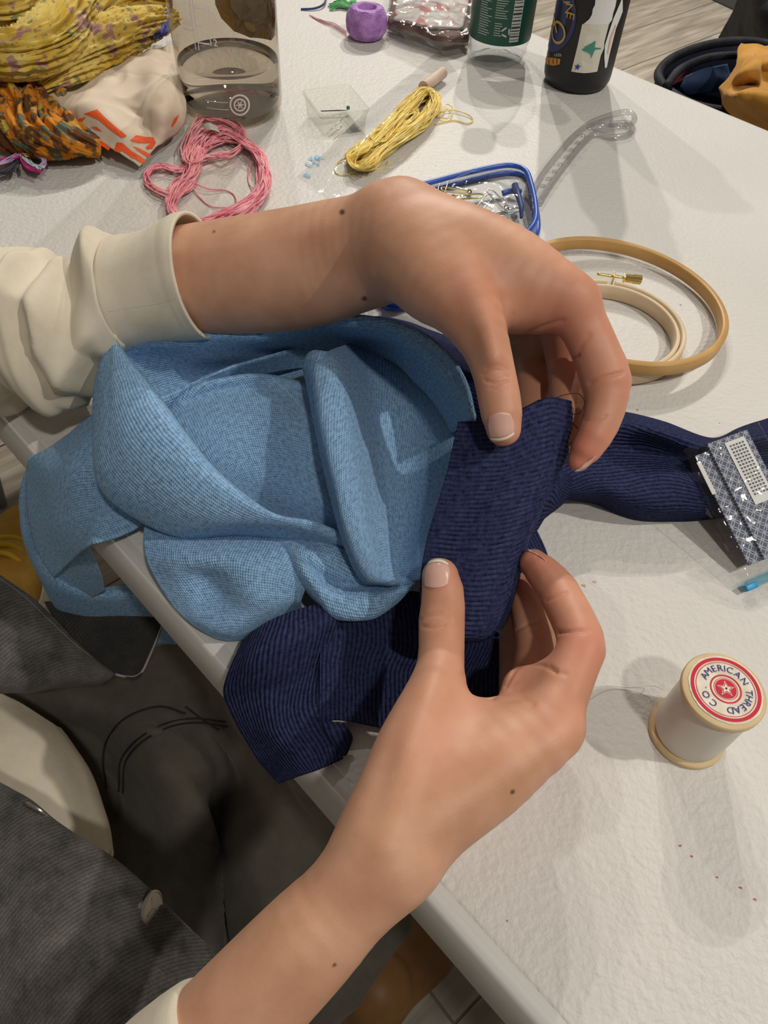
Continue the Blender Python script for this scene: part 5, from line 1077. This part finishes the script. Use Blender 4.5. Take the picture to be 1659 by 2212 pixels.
for t in (.36, .60):
    p = sa+(sb-sa)*t; V, F = box_vf((-.0005, -.0045, -.010), (.0005, .0012, .0035), .0003); yv = np.cross(UPZ, dx); mesh('bracket', p+V[:, :1]*dx+V[:, 1:2]*yv+V[:, 2:]*UPZ, F, M_brass, sh_o, smooth=False)
# ---------------- thread spool
Rs = .0172; HS = .045; cs = P(1481.5, 1583)
sp = empty('thread_spool', cs, 'wooden spool wound with white thread, red and blue paper label on top', 'spool')
M_spw = mat('spool_wood', (.62, .47, .25), .45, .4); mix_col(M_spw, (.57, .42, .21), (.68, .52, .29), 50)
M_wthr = mat('white_cotton_thread', (.70, .655, .58), .7, .3); n_, l_, b_ = nodes(M_wthr); tc_ = n_.new('ShaderNodeTexCoord'); wv = n_.new('ShaderNodeTexWave'); wv.bands_direction = 'Z'; wv.inputs['Scale'].default_value = 900; wv.inputs['Distortion'].default_value = 2.0; l_.new(tc_.outputs['Object'], wv.inputs['Vector']); bp = n_.new('ShaderNodeBump'); bp.inputs['Strength'].default_value = .25; bp.inputs['Distance'].default_value = .0003; l_.new(wv.outputs['Fac'], bp.inputs['Height']); l_.new(bp.outputs['Normal'], b_.inputs['Normal'])
lathe('bottom_flange', [(.0001, 0), (Rs*.97, 0), (Rs, .0006), (Rs, .0026), (Rs*.97, .0033), (.010, .0045)], cs, M_spw, sp, 64)
lathe('top_flange', [(.010, HS-.0045), (Rs*.97, HS-.0033), (Rs, HS-.0026), (Rs, HS-.0006), (Rs*.97, HS), (.0001, HS)], cs, M_spw, sp, 64)
lathe('thread_winding', [(.0148, .0034), (.0155, .005), (.0157, .012), (.0158, .022), (.0157, .034), (.0154, HS-.005), (.0148, HS-.0034)], cs, M_wthr, sp, 64)
ct_ = cs+[0, 0, HS]; up2 = P(1563, 1470, HS)-P(1563, 1500, HS); la = math.atan2(up2[1], up2[0])
off_ = P(1567, 1486.5, HS)-P(1563, 1489, HS); ct_ = ct_+off_*.6
def disc(r0, r1, z, m, name, par, n=72, rag=0):
    A = np.linspace(0, 2*np.pi, n, endpoint=False); ra = random.Random(5); V = []
    for r in (r0, r1):
        for t in A: q = r+(rag*ra.uniform(-1, 1)*(1 if r == r1 else 0)); V.append(ct_+[q*math.cos(t), q*math.sin(t), z])
    return mesh(name, V, [(k, (k+1) % n, n+(k+1) % n, n+k) for k in range(n)], m, par, smooth=False)
M_pap = mat('label_paper', (.74, .67, .55), .6); mix_col(M_pap, (.62, .55, .42), (.76, .70, .58), 130, 'Object', 4, .35, .6)
M_red = mat('label_red', (.55, .015, .04), .5); M_lblue = mat('label_blue', (.03, .03, .22), .5)
lab = disc(.0001, .0150, .0003, M_pap, 'paper_label', sp, 72, .00018); tag(lab, 'round cream label with red rings, blue lettering and a star')
disc(.0128, .0142, .0005, M_red, 'red_ring', lab); disc(.0119, .01215, .0005, M_red, 'fine_ring', lab); disc(.0058, .0064, .0005, M_red, 'red_ring', lab); disc(.0047, .0049, .0005, M_red, 'fine_ring', lab); disc(.0001, .0043, .0005, M_red, 'red_disc', lab)
g = []
for s, degs in (('AMERICAN', (-68, -50, -32, -15, -3, 10, 31, 53)), ('THREAD', (84, 100, 117, 133, 151, 169)), ('CO.', (212, 238, 258))):
    for ch, dg_ in zip(s, degs):
        V, F = text_vf(ch, .0041); t = la-math.radians(dg_); upv = np.array([math.cos(t), math.sin(t), 0]); rt = np.array([math.sin(t), -math.cos(t), 0]); g.append((ct_+upv*.0092+UPZ*.0006+V[:, :1]*rt+V[:, 1:2]*upv, F))
mesh('lettering', *merge_meshes(g), M_lblue, lab, smooth=False)
for rr0, m_, z in ((.0037, M_pap, .0006), (.0031, M_red, .0007), (.0024, M_pap, .0008)):
    pts = [(rr0*(1 if i % 2 == 0 else .42)*math.cos(la+.15+i*math.pi/5), rr0*(1 if i % 2 == 0 else .42)*math.sin(la+.15+i*math.pi/5)) for i in range(10)]; V, F = fill_poly(pts); mesh('star', V+ct_+[0, 0, z], F, m_, lab, smooth=False)
lathe('peg', [(.0001, HS+.0012), (.0004, HS+.0011), (.0005, HS)], cs+off_*.6, M_dk, sp, 8)
# ---------------- cellophane packet with patterned paper
pp = empty('paper_packet', P(1580, 1120), 'cellophane packet of navy patterned paper strips on the navy sleeve', 'packet')
pA, pB = P(1478, 985, .034), P(1612, 1258, .005); pl = pB-pA; plen = np.linalg.norm(pl); pl /= plen; pw = P(1590, 960, .034)-pA; pw = pw-pl*(pw@pl); pw /= np.linalg.norm(pw); pn = np.cross(pl, pw); pn = pn if pn[2] > 0 else -pn
def pq(a, b, h=0): return pA+pl*a*plen+pw*b+pn*h
M_pat = mat('navy_patterned_paper', (.10, .12, .19), .6)
n_, l_, b_ = nodes(M_pat); uvn = n_.new('ShaderNodeUVMap'); 
mp_ = n_.new('ShaderNodeMapping'); mp_.inputs['Scale'].default_value = (170, 170, 1); l_.new(uvn.outputs[0], mp_.inputs[0])
def circ(offx, offy):
    a = n_.new('ShaderNodeVectorMath'); a.operation = 'ADD'; a.inputs[1].default_value = (offx, offy, 0); l_.new(mp_.outputs[0], a.inputs[0])
    f = n_.new('ShaderNodeVectorMath'); f.operation = 'FRACTION'; l_.new(a.outputs[0], f.inputs[0]); s = n_.new('ShaderNodeVectorMath'); s.operation = 'SUBTRACT'; s.inputs[1].default_value = (.5, .5, 0); l_.new(f.outputs[0], s.inputs[0])
    sep = n_.new('ShaderNodeSeparateXYZ'); l_.new(s.outputs[0], sep.inputs[0]); d = math_node(M_pat, 'SQRT', math_node(M_pat, 'ADD', math_node(M_pat, 'POWER', math_node(M_pat, 'ABSOLUTE', sep.outputs[0]), 2), math_node(M_pat, 'POWER', math_node(M_pat, 'ABSOLUTE', sep.outputs[1]), 2)))
    return math_node(M_pat, 'LESS_THAN', math_node(M_pat, 'ABSOLUTE', math_node(M_pat, 'SUBTRACT', d, .48)), .045)
ln = math_node(M_pat, 'MAXIMUM', circ(0, 0), circ(.5, .5)); mx = n_.new('ShaderNodeMix'); mx.data_type = 'RGBA'; l_.new(ln, mx.inputs[0]); mx.inputs[6].default_value = (.075, .09, .145, 1); mx.inputs[7].default_value = (.36, .38, .43, 1); l_.new(mx.outputs[2], b_.inputs['Base Color'])
def sheet(name, a0, a1, b0, b1, h0, m, par, t=.0008):
    V = [pq(a, b, h) for h in (h0-t, h0) for a in (a0, a1) for b in (b0, b1)]; F = [(0, 1, 3, 2), (4, 6, 7, 5), (0, 4, 5, 1), (2, 3, 7, 6), (0, 2, 6, 4), (1, 5, 7, 3)]
    uvs = [(a*plen, b) for h in (0, 1) for a in (a0, a1) for b in (b0, b1)]; return mesh(name, V, F, m, par, smooth=False, uv=uvs)
sheet('backing', .03, .90, .006, .042, .0005, mat('dark_backing', (.05, .05, .055), .6), pp)
sheet('paper_strip', .03, .90, .005, .018, .0015, M_pat, pp); sheet('paper_strip', -.02, .90, .0135, .040, .0035, M_pat, pp, .0015)
wl = sheet('label', .02, .52, .023, .036, .0040, mat('white_label', (.72, .72, .70), .5), pp, .0003)
sheet('label', .08, .34, .0035, .0060, .0022, mat('white_tab', (.70, .66, .62), .5), pp, .0003)
g = []
for i in range(34):
    b_0 = .0240+.011*((i*.618) % 1)*0
for r0 in range(5):
    for k in range(16):
        g.append((np.array([pq(.05+.026*k, .0250+.0020*r0, .0043), pq(.05+.026*k+.014, .0250+.0020*r0, .0043), pq(.05+.026*k+.014, .0261+.0020*r0, .0043), pq(.05+.026*k, .0261+.0020*r0, .0043)]), [(0, 1, 2, 3)]))
mesh('fine_print', *merge_meshes(g), mat('black_print', (.10, .10, .10), .6), wl, smooth=False)
M_cello = clear('cellophane', (.97, .97, .97), .05, 1.5, .06)
def pgrid(rows): return [[pq(a, b, h) for a, b, h in r] for r in rows]
cloth('film', pgrid([[(-.04, -.003, .0005), (.3, -.004, .001), (.65, -.004, .001), (1.0, -.003, .001)], [(-.04, .001, .005), (.3, .0, .006), (.65, .001, .006), (1.0, .001, .004)], [(-.05, .02, .0065), (.3, .02, .0075), (.65, .02, .0075), (1.02, .02, .004)], [(-.04, .046, .006), (.3, .046, .0075), (.65, .046, .007), (1.0, .046, .004)], [(-.04, .050, .0005), (.3, .051, .001), (.65, .051, .001), (1.0, .05, .001)]]), M_cello, pp, mode='w', nu=90, nv=50, wr=.0012, wscale=70, thick=0)
cloth('seal', pgrid([[(.99, -.002, .002), (.99, .02, .003), (.99, .046, .002)], [(1.06, -.003, .001), (1.06, .02, .001), (1.06, .047, .001)]]), clear('pale_blue_film', (.55, .82, .93), .1, 1.5, .05), pp, mode='w', nu=20, nv=6, wr=.0005, thick=0)
V, F = box_vf((1.015*plen, -.003, -.001), (1.06*plen, .004, .0025), .0005); mesh('seal_tab', pA+V[:, :1]*pl+V[:, 1:2]*pw+V[:, 2:]*pn, F, mat('bright_blue_tab', (.01, .28, .55), .4), pp)
# ---------------- loose threads
M_wh = mat('white_thread', (.80, .77, .70), .7); M_bk = mat('black_thread', (.02, .018, .016), .6)
tag(tube('sewing_thread', [P(1262, 1488, .004), P(1310, 1480, .0015), P(1360, 1484, .001), P(1410, 1482, .004), P(1432, 1490, .012)], .00015, M_wh, None, 60, 5), 'fine white thread running from the spool to the navy cloth', 'thread')
tag(tube('sewing_thread', [D(1195, 900, .347), D(1182, 880, .344), D(1205, 858, .342), D(1245, 850, .3405), D(1262, 866, .339), D(1255, 890, .340), D(1235, 896, .342), D(1215, 905, .344), D(1238, 915, .345), D(1248, 935, .346), D(1225, 968, .349)], .00020, M_bk, None, 90, 5), 'fine black thread looping by the curled fingers of the upper hand', 'thread')

M_st1 = mat('orange_stain', (.55, .36, .20), .6); M_st2 = mat('red_ink', (.50, .10, .12), .6)
for u, v, r, m_ in ((1262, 1264, .0011, M_st1), (1284, 1256, .0010, M_st1), (1470, 1827, .0006, M_st2), (1495, 1850, .0005, M_st2), (1601, 1918, .0006, M_st2), (1632, 1943, .0006, M_st2), (1550, 1895, .0004, M_st2)):
    c = P(u, v, .0004); n = 9; A = np.linspace(0, 2*np.pi, n, endpoint=False); mesh('stain', [c]+[c+np.array([r*(1+.5*math.sin(3*a+u))*math.cos(a), r*(.7+.3*math.cos(2*a+v))*math.sin(a), 0]) for a in A], [(0, 1+i, 1+(i+1) % n) for i in range(n)], m_, tb, smooth=False)
# ================================================================== cloth heap, bag print and background things
M_scarf = mat('yellow_print_cotton', (.62, .42, .05), .85, .15, Sheen_Weight=.1)
n_, l_, b_ = nodes(M_scarf); tc_ = n_.new('ShaderNodeTexCoord')
def spots(m, scale, thr, soft=.04, size=.5):
    n, l, _ = nodes(m); v = n.new('ShaderNodeTexVoronoi'); v.inputs['Scale'].default_value = scale; l.new(tc_.outputs['Object'], v.inputs['Vector'])
    r = n.new('ShaderNodeValToRGB'); r.color_ramp.elements[0].position = thr-soft; r.color_ramp.elements[1].position = thr+soft; r.color_ramp.elements[0].color = (1, 1, 1, 1); r.color_ramp.elements[1].color = (0, 0, 0, 1); l.new(v.outputs['Distance'], r.inputs[0]); return r.outputs[0]
def zone(m, scale, lo, hi, off=0):
    n, l, _ = nodes(m); mp = n.new('ShaderNodeMapping'); mp.inputs['Location'].default_value = (off, off*.7, 0); l.new(tc_.outputs['Object'], mp.inputs[0]); t = n.new('ShaderNodeTexNoise'); t.inputs['Scale'].default_value = scale; t.inputs['Detail'].default_value = 2; l.new(mp.outputs[0], t.inputs['Vector'])
    r = n.new('ShaderNodeMapRange'); r.inputs[1].default_value = lo; r.inputs[2].default_value = hi; l.new(t.outputs['Fac'], r.inputs[0]); return r.outputs[0]
def layer(m, prev, fac, col):
    n, l, _ = nodes(m); x = n.new('ShaderNodeMix'); x.data_type = 'RGBA'; l.new(fac, x.inputs[0])
    if hasattr(prev, 'links'): l.new(prev, x.inputs[6])
    else: x.inputs[6].default_value = (*prev, 1)
    x.inputs[7].default_value = (*col, 1); return x.outputs[2]
c_ = layer(M_scarf, (.60, .40, .05), zone(M_scarf, 40, .35, .65), (.72, .56, .16))
c_ = layer(M_scarf, c_, math_node(M_scarf, 'MULTIPLY', zone(M_scarf, 55, .60, .64, 3), .75), (.34, .15, .25))
c_ = layer(M_scarf, c_, math_node(M_scarf, 'MULTIPLY', spots(M_scarf, 150, .24), .75), (.30, .19, .10))
c_ = layer(M_scarf, c_, math_node(M_scarf, 'MULTIPLY', zone(M_scarf, 60, .64, .67, 9), .8), (.12, .20, .11))
l_.new(c_, b_.inputs['Base Color']); bump(M_scarf, 600, .3, .001)
M_orange = mat('orange_print_cotton', (.55, .19, .02), .85, .15); n_, l_, b_ = nodes(M_orange); tc_ = n_.new('ShaderNodeTexCoord')
c_ = layer(M_orange, (.13, .055, .02), zone(M_orange, 70, .44, .50), (.58, .21, .02)); c_ = layer(M_orange, c_, zone(M_orange, 80, .55, .58, 4), (.13, .14, .09)); c_ = layer(M_orange, c_, zone(M_orange, 60, .60, .64, 7), (.45, .30, .06)); l_.new(c_, b_.inputs['Base Color']); bump(M_orange, 700, .3, .001)
def pleated(name, px, rad, m, parent, n=130, nu=110, pleats=9, amp=.12, twist=3.0, seed=0, flat=.8):
    path = crom([P(u, v, z*.01) for u, v, z in px], n); R_ = np.interp(np.linspace(0, 1, n), np.linspace(0, 1, len(rad)), rad)
    t = np.gradient(path, axis=0); t /= np.linalg.norm(t, axis=1)[:, None]; V = []
    ang = np.linspace(0, 2*np.pi, nu, endpoint=False)
    for i in range(n):
        s = np.cross(t[i], UPZ); s /= np.linalg.norm(s); w = np.cross(s, t[i]); ph = twist*i/n
        aa = ang+ph
        w1 = np.array([noise.fractal(Vector((math.cos(q)*pleats*.22+seed*7, math.sin(q)*pleats*.22, i*.022)), 1.0, 2.0, 3) for q in aa])
        r = R_[i]*(1+amp*(1.1-3.2*np.abs(w1))+.10*np.sin(2*ang+seed+i*.05))
        V.append(path[i]+(r*np.cos(ang))[:, None]*s+(flat*r*np.sin(ang))[:, None]*w)
    V = np.concatenate(V); F = [(i*nu+k, i*nu+(k+1) % nu, (i+1)*nu+(k+1) % nu, (i+1)*nu+k) for i in range(n-1) for k in range(nu)]+[tuple(range(nu))[::-1], tuple((n-1)*nu+k for k in range(nu))]
    return mesh(name, V, F, m, parent)
ysc = empty('yellow_scarf', P(170, 150), 'twisted yellow cotton scarf with purple and green spots heaped at the far left', 'scarf')
pleated('fold', [(-60, 108, 5), (20, 116, 5.6), (85, 100, 6), (132, 58, 6.4), (160, 5, 6.8), (172, -50, 6.8)], [.019, .020, .021, .020, .018, .017], M_scarf, ysc, seed=1, pleats=18, amp=.22, twist=1)
pleated('fold', [(84, 186, 3.2), (130, 152, 3.8), (200, 108, 4.2), (270, 72, 4.2), (335, 45, 3.8), (368, 36, 3.2)], [.008, .017, .021, .020, .016, .010], M_scarf, ysc, seed=2, pleats=18, amp=.22, twist=1)
pleated('fold', [(150, 112, 4.2), (190, 64, 4.8), (230, 22, 5), (290, -6, 5), (370, 0, 4.6)], [.013, .016, .017, .016, .014], M_scarf, ysc, seed=3, pleats=15, amp=.24, twist=1)
pleated('fold', [(-50, 5, 7), (12, 26, 7.4), (45, 0, 7.8), (60, -50, 8)], [.018, .018, .017, .017], M_scarf, ysc, seed=4, pleats=15, amp=.22, twist=1)
pleated('fold', [(-30, 160, 3.2), (15, 164, 3.4), (38, 150, 3.6), (26, 128, 3.8)], [.009, .010, .010, .009], M_scarf, ysc, seed=5, pleats=14, amp=.22)
pleated('fold', [(-40, 80, 2), (60, 112, 2), (150, 66, 2.2), (280, 10, 2.4)], [.020, .022, .022, .022], M_scarf, ysc, seed=6, amp=.2)
osc = empty('orange_scarf', P(90, 270), 'orange and grey printed cotton scarf twisted under the yellow one', 'scarf')
pleated('fold', [(-60, 245, 1.8), (20, 268, 2), (90, 295, 2), (160, 308, 1.8), (215, 318, 1.2)], [.017, .018, .018, .015, .008], M_orange, osc, seed=1, pleats=9, amp=.28, twist=5)
pleated('fold', [(-60, 215, 1.8), (40, 230, 2), (110, 262, 1.8), (180, 298, 1.4), (215, 312, 1)], [.018, .02, .018, .013, .008], M_orange, osc, seed=2, pleats=9, amp=.28, twist=5)
pleated('fold', [(-60, 178, 2), (30, 195, 2.2), (90, 215, 2), (140, 240, 1.6)], [.02, .022, .02, .014], M_orange, osc, seed=3, pleats=8, amp=.28, twist=4)
# paper bag corner with orange print
M_bag = mat('cream_paper', (.66, .55, .43), .7, .2); mix_col(M_bag, (.60, .49, .37), (.70, .59, .47), 30)
bag = empty('paper_bag', P(250, 260), 'crumpled cream paper bag with orange brush lettering in front of the yellow scarf', 'bag')
BR = [[(88, 218, 2.2), (150, 190, 3.0), (230, 150, 3.2), (330, 110, 3.0), (385, 100, 2.6)],
      [(140, 250, 2.0), (195, 228, 3.2), (265, 200, 2.6), (335, 180, 3.6), (392, 170, 2.6)],
      [(205, 298, 1.6), (250, 270, 2.6), (300, 250, 2.2), (345, 240, 3.4), (398, 215, 2.4)],
      [(255, 330, 1.2), (285, 305, 1.8), (325, 285, 1.8), (352, 278, 2.2), (396, 255, 1.8)],
      [(302, 362, .6), (312, 350, .8), (332, 325, 1.0), (355, 300, 1.2), (380, 285, 1.0)]]
cloth('sheet', BR, M_bag, bag, nu=60, nv=60, wr=.0042, wscale=20, seed=77, thick=.0006, ridge=True)
cloth('back_sheet', [[(200, 170, .6), (300, 150, .6), (395, 150, .6)], [(240, 260, .4), (320, 255, .4), (402, 230, .4)], [(300, 350, .15), (340, 325, .15), (392, 275, .15)]], M_bag, bag, nu=30, nv=30, wr=.001, thick=.0006)
# printed strokes follow the sheet's own surface
BS, BN, _u = cloth_surface(BR, 'h', 60, 60, .0042, 20, 77, ridge=True)
bpj = proj(BS.reshape(-1, 3)); BSf = BS.reshape(-1, 3); BNf = BN.reshape(-1, 3)
M_oprint = mat('orange_print', (.80, .10, .015), .55)
def on_bag(u, v):
    d = np.hypot(bpj[:, 0]-u, bpj[:, 1]-v); ii = np.argsort(d)[:6]; w = 1/(d[ii]+1e-3); w /= w.sum(); zc = (bpj[ii, 2]*w).sum(); return D(u, v, zc)+ (BNf[ii]*w[:, None]).sum(0)*.0009
g = []
oz = lambda x, y: (x/3.95, y/3.95)
for poly in ([(720, 975), (830, 940), (900, 1010), (980, 1080), (1085, 1165), (1040, 1180), (930, 1100), (850, 1030), (770, 990)], [(655, 1050), (690, 1010), (740, 1000), (700, 1040), (760, 1110), (850, 1190), (945, 1265), (930, 1290), (820, 1210), (700, 1110)], [(1000, 1215), (1050, 1225), (1120, 1290), (1200, 1340), (1245, 1375), (1215, 1400), (1100, 1330), (1040, 1290), (1020, 1310), (975, 1290)], [(1110, 1205), (1160, 1160), (1240, 1175), (1310, 1175), (1330, 1220), (1300, 1270), (1250, 1280), (1240, 1260), (1290, 1225), (1180, 1225)], [(1130, 1250), (1200, 1275), (1290, 1330), (1262, 1350), (1190, 1300)], [(1455, 1075), (1480, 1010), (1520, 975), (1500, 1030), (1465, 1080)], [(780, 1080), (830, 1085), (880, 1125), (830, 1110)]):
    V, F = fill_poly([oz(*q) for q in poly]); 
    bm = bmesh.new(); vs = [bm.verts.new(v) for v in V]; [bm.faces.new([vs[i] for i in f]) for f in F]; bmesh.ops.subdivide_edges(bm, edges=bm.edges[:], cuts=2, use_grid_fill=True); bmesh.ops.triangulate(bm, faces=bm.faces[:]); bm.verts.index_update()
    g.append((np.array([on_bag(v.co[0], v.co[1]) for v in bm.verts]), [tuple(v.index for v in f.verts) for f in bm.faces])); bm.free()
mesh('brush_lettering', *merge_meshes(g), M_oprint, bag, smooth=False)
# multicoloured floss bundle and the blue tuft
fb_ = empty('floss_bundle', P(40, 350), 'small bundle of lilac, magenta and yellow floss at the left edge', 'thread bundle')
for k, (c1_, c2_, path) in enumerate((((.40, .26, .48), (.62, .48, .70), [(-20, 360), (20, 345), (50, 325), (75, 330), (95, 348), (88, 362)]), ((.48, .01, .16), (.70, .03, .28), [(-20, 352), (30, 340), (52, 328), (50, 345), (62, 362), (86, 370)]), ((.66, .40, .05), (.80, .55, .12), [(20, 305), (55, 318), (74, 322), (60, 335), (50, 330)]), ((.02, .02, .03), (.06, .06, .08), [(-20, 372), (10, 372), (30, 360), (35, 350)]), ((.60, .66, .75), (.78, .82, .88), [(40, 335), (58, 345), (75, 360), (95, 358)]))):
    m_ = yarn_mat('floss_%d' % k, c1_, c2_); strands('floss', [[P(u+r_.uniform(-5, 5), v+r_.uniform(-4, 4), .003+.009*r_.random()) for u, v in path] for q in range(14)], .0006, m_, fb_, 50, 5, False)
M_bl = yarn_mat('royal_blue_floss', (.03, .035, .20), (.08, .10, .40))
tag(strands('thread_tuft', [[P(358+r_.uniform(-10, 10), -30, .04), P(360+r_.uniform(-12, 12), 20+r_.uniform(-10, 10), .045), P(350+r_.uniform(-15, 15), 50+r_.uniform(-10, 10), .042), P(340+r_.uniform(-14, 14), 75+r_.uniform(-12, 12), .038), P(352+r_.uniform(-12, 12), 60+r_.uniform(-12, 12), .042), P(362+r_.uniform(-8, 8), 30, .045)] for k in range(26)], .0006, M_bl, None, 50, 5, False), 'tangle of royal blue floss on the scarf beside the large bottle', 'thread tuft')
# ---------------- beyond the table: bag, mustard cloth, black coat, mat
M_blk = mat('black_nylon', (.010, .010, .012), .7, .25); mix_col(M_blk, (.006, .006, .008), (.02, .021, .027), 20); bump(M_blk, 60, .4, .004)
M_nvy = mat('dark_navy_nylon', (.012, .016, .035), .6, .3); M_redl = mat('dark_red_lining', (.16, .02, .025), .7); M_blul = mat('blue_lining', (.03, .06, .14), .6)
HB = -.30
bc_ = P(1530, 190, HB); bg = empty('tote_bag', (bc_[0], bc_[1], 0), 'dark navy open bag standing on the floor beyond the table', 'bag')
def bagring(px, h): return [P(u, v, h) for u, v in px]
rim = [(1422, 165), (1440, 135), (1480, 112), (1540, 95), (1600, 90), (1680, 100), (1720, 160), (1660, 230), (1560, 240), (1470, 215)]
rp = crom(bagring(rim, HB), 60, True); base_c = rp.mean(0); ringz = []
for f_, z in ((1.0, 0), (1.02, -.05), (.98, -.2), (.93, -.40), (.90, -.438)):
    q = base_c+(rp-base_c)*f_; q[:, 2] = rp[:, 2]+z; ringz.append(q)
V = np.concatenate(ringz); n6 = 60; F = [(i*n6+k, i*n6+(k+1) % n6, (i+1)*n6+(k+1) % n6, (i+1)*n6+k) for i in range(4) for k in range(n6)]+[tuple(4*n6+k for k in range(n6))]
o = mesh('body', V, F, M_nvy, bg); md = o.modifiers.new('t', 'SOLIDIFY'); md.thickness = .006
tube('rim', list(rp[::4]), .009, M_blk, bg, 90, 10, True)
tube('strap', bagring([(1440, 185), (1470, 150), (1530, 125), (1600, 118)], HB+.015), .008, M_blk, bg, 40, 8)
cloth('lining', [[(1455, 150, -31), (1500, 140, -31), (1505, 138, -32)], [(1450, 185, -33), (1470, 175, -33), (1480, 170, -33)]], M_redl, bg, nu=12, nv=12, wr=.002)
cloth('lining', [[(1480, 165, -31), (1520, 148, -30), (1570, 138, -31)], [(1470, 190, -33), (1520, 175, -32), (1580, 165, -33)], [(1475, 205, -35), (1530, 200, -35), (1600, 190, -35)]], M_blul, bg, nu=20, nv=20, wr=.003)
M_mus = mat('mustard_cotton', (.42, .20, .03), .8, .2, Sheen_Weight=.1); mix_col(M_mus, (.36, .165, .022), (.47, .235, .04), 12); bump(M_mus, 500, .2, .001)
ms = cloth('mustard_cloth', [
 [(1600, 95, -26), (1640, 100, -26), (1690, 100, -26), (1740, 110, -26)],
 [(1590, 140, -26), (1615, 130, -22), (1640, 118, -23), (1665, 130, -20), (1740, 140, -23)],
 [(1565, 180, -26), (1590, 165, -22), (1620, 150, -20), (1655, 160, -22), (1740, 175, -22)],
 [(1552, 190, -26), (1580, 195, -24), (1620, 185, -24), (1660, 195, -22), (1740, 205, -22)],
 [(1558, 205, -27), (1590, 205, -21), (1625, 205, -20), (1665, 212, -20), (1740, 225, -20)],
 [(1560, 235, -30), (1600, 240, -26), (1640, 250, -25), (1680, 265, -25), (1740, 270, -25)],
 [(1575, 265, -34), (1610, 275, -32), (1650, 285, -31), (1690, 300, -30), (1750, 310, -30)]], M_mus, None, nu=80, nv=90, wr=.010, wscale=14, seed=5)
tag(ms, 'crumpled mustard cotton cloth on top of the dark bag', 'cloth')
ct2 = empty('black_coat', P(1620, 60, -TZ), 'black coat hanging in a dark heap behind the bag', 'coat')
cloth('front', [[(1605, -30, -30), (1660, -40, -25), (1760, -40, -25)], [(1585, 20, -38), (1650, 20, -30), (1760, 20, -28)], [(1560, 70, -46), (1640, 75, -36), (1760, 80, -32)], [(1535, 110, -58), (1620, 120, -45), (1760, 120, -38)], [(1510, 150, -73), (1600, 160, -60), (1760, 160, -50)]], M_blk, ct2, nu=50, nv=50, wr=.006, wscale=10, thick=.004)
mt_ = P(1575, 8, -TZ); 
mq = [P(1525, -5, -TZ), P(1600, 30, -TZ), P(1700, -30, -TZ), P(1600, -70, -TZ)]
V = [q+[0, 0, z] for z in (.0005, .006) for q in mq]; F = [(3, 2, 1, 0), (4, 5, 6, 7)]+[(i, (i+1) % 4, 4+(i+1) % 4, 4+i) for i in range(4)]
M_mat = mat('dark_floor_mat', (.035, .035, .03), .8); tag(mesh('black_mat', V, F, M_mat, smooth=False), 'corner of a dark mat on the floor in the far right', 'mat')
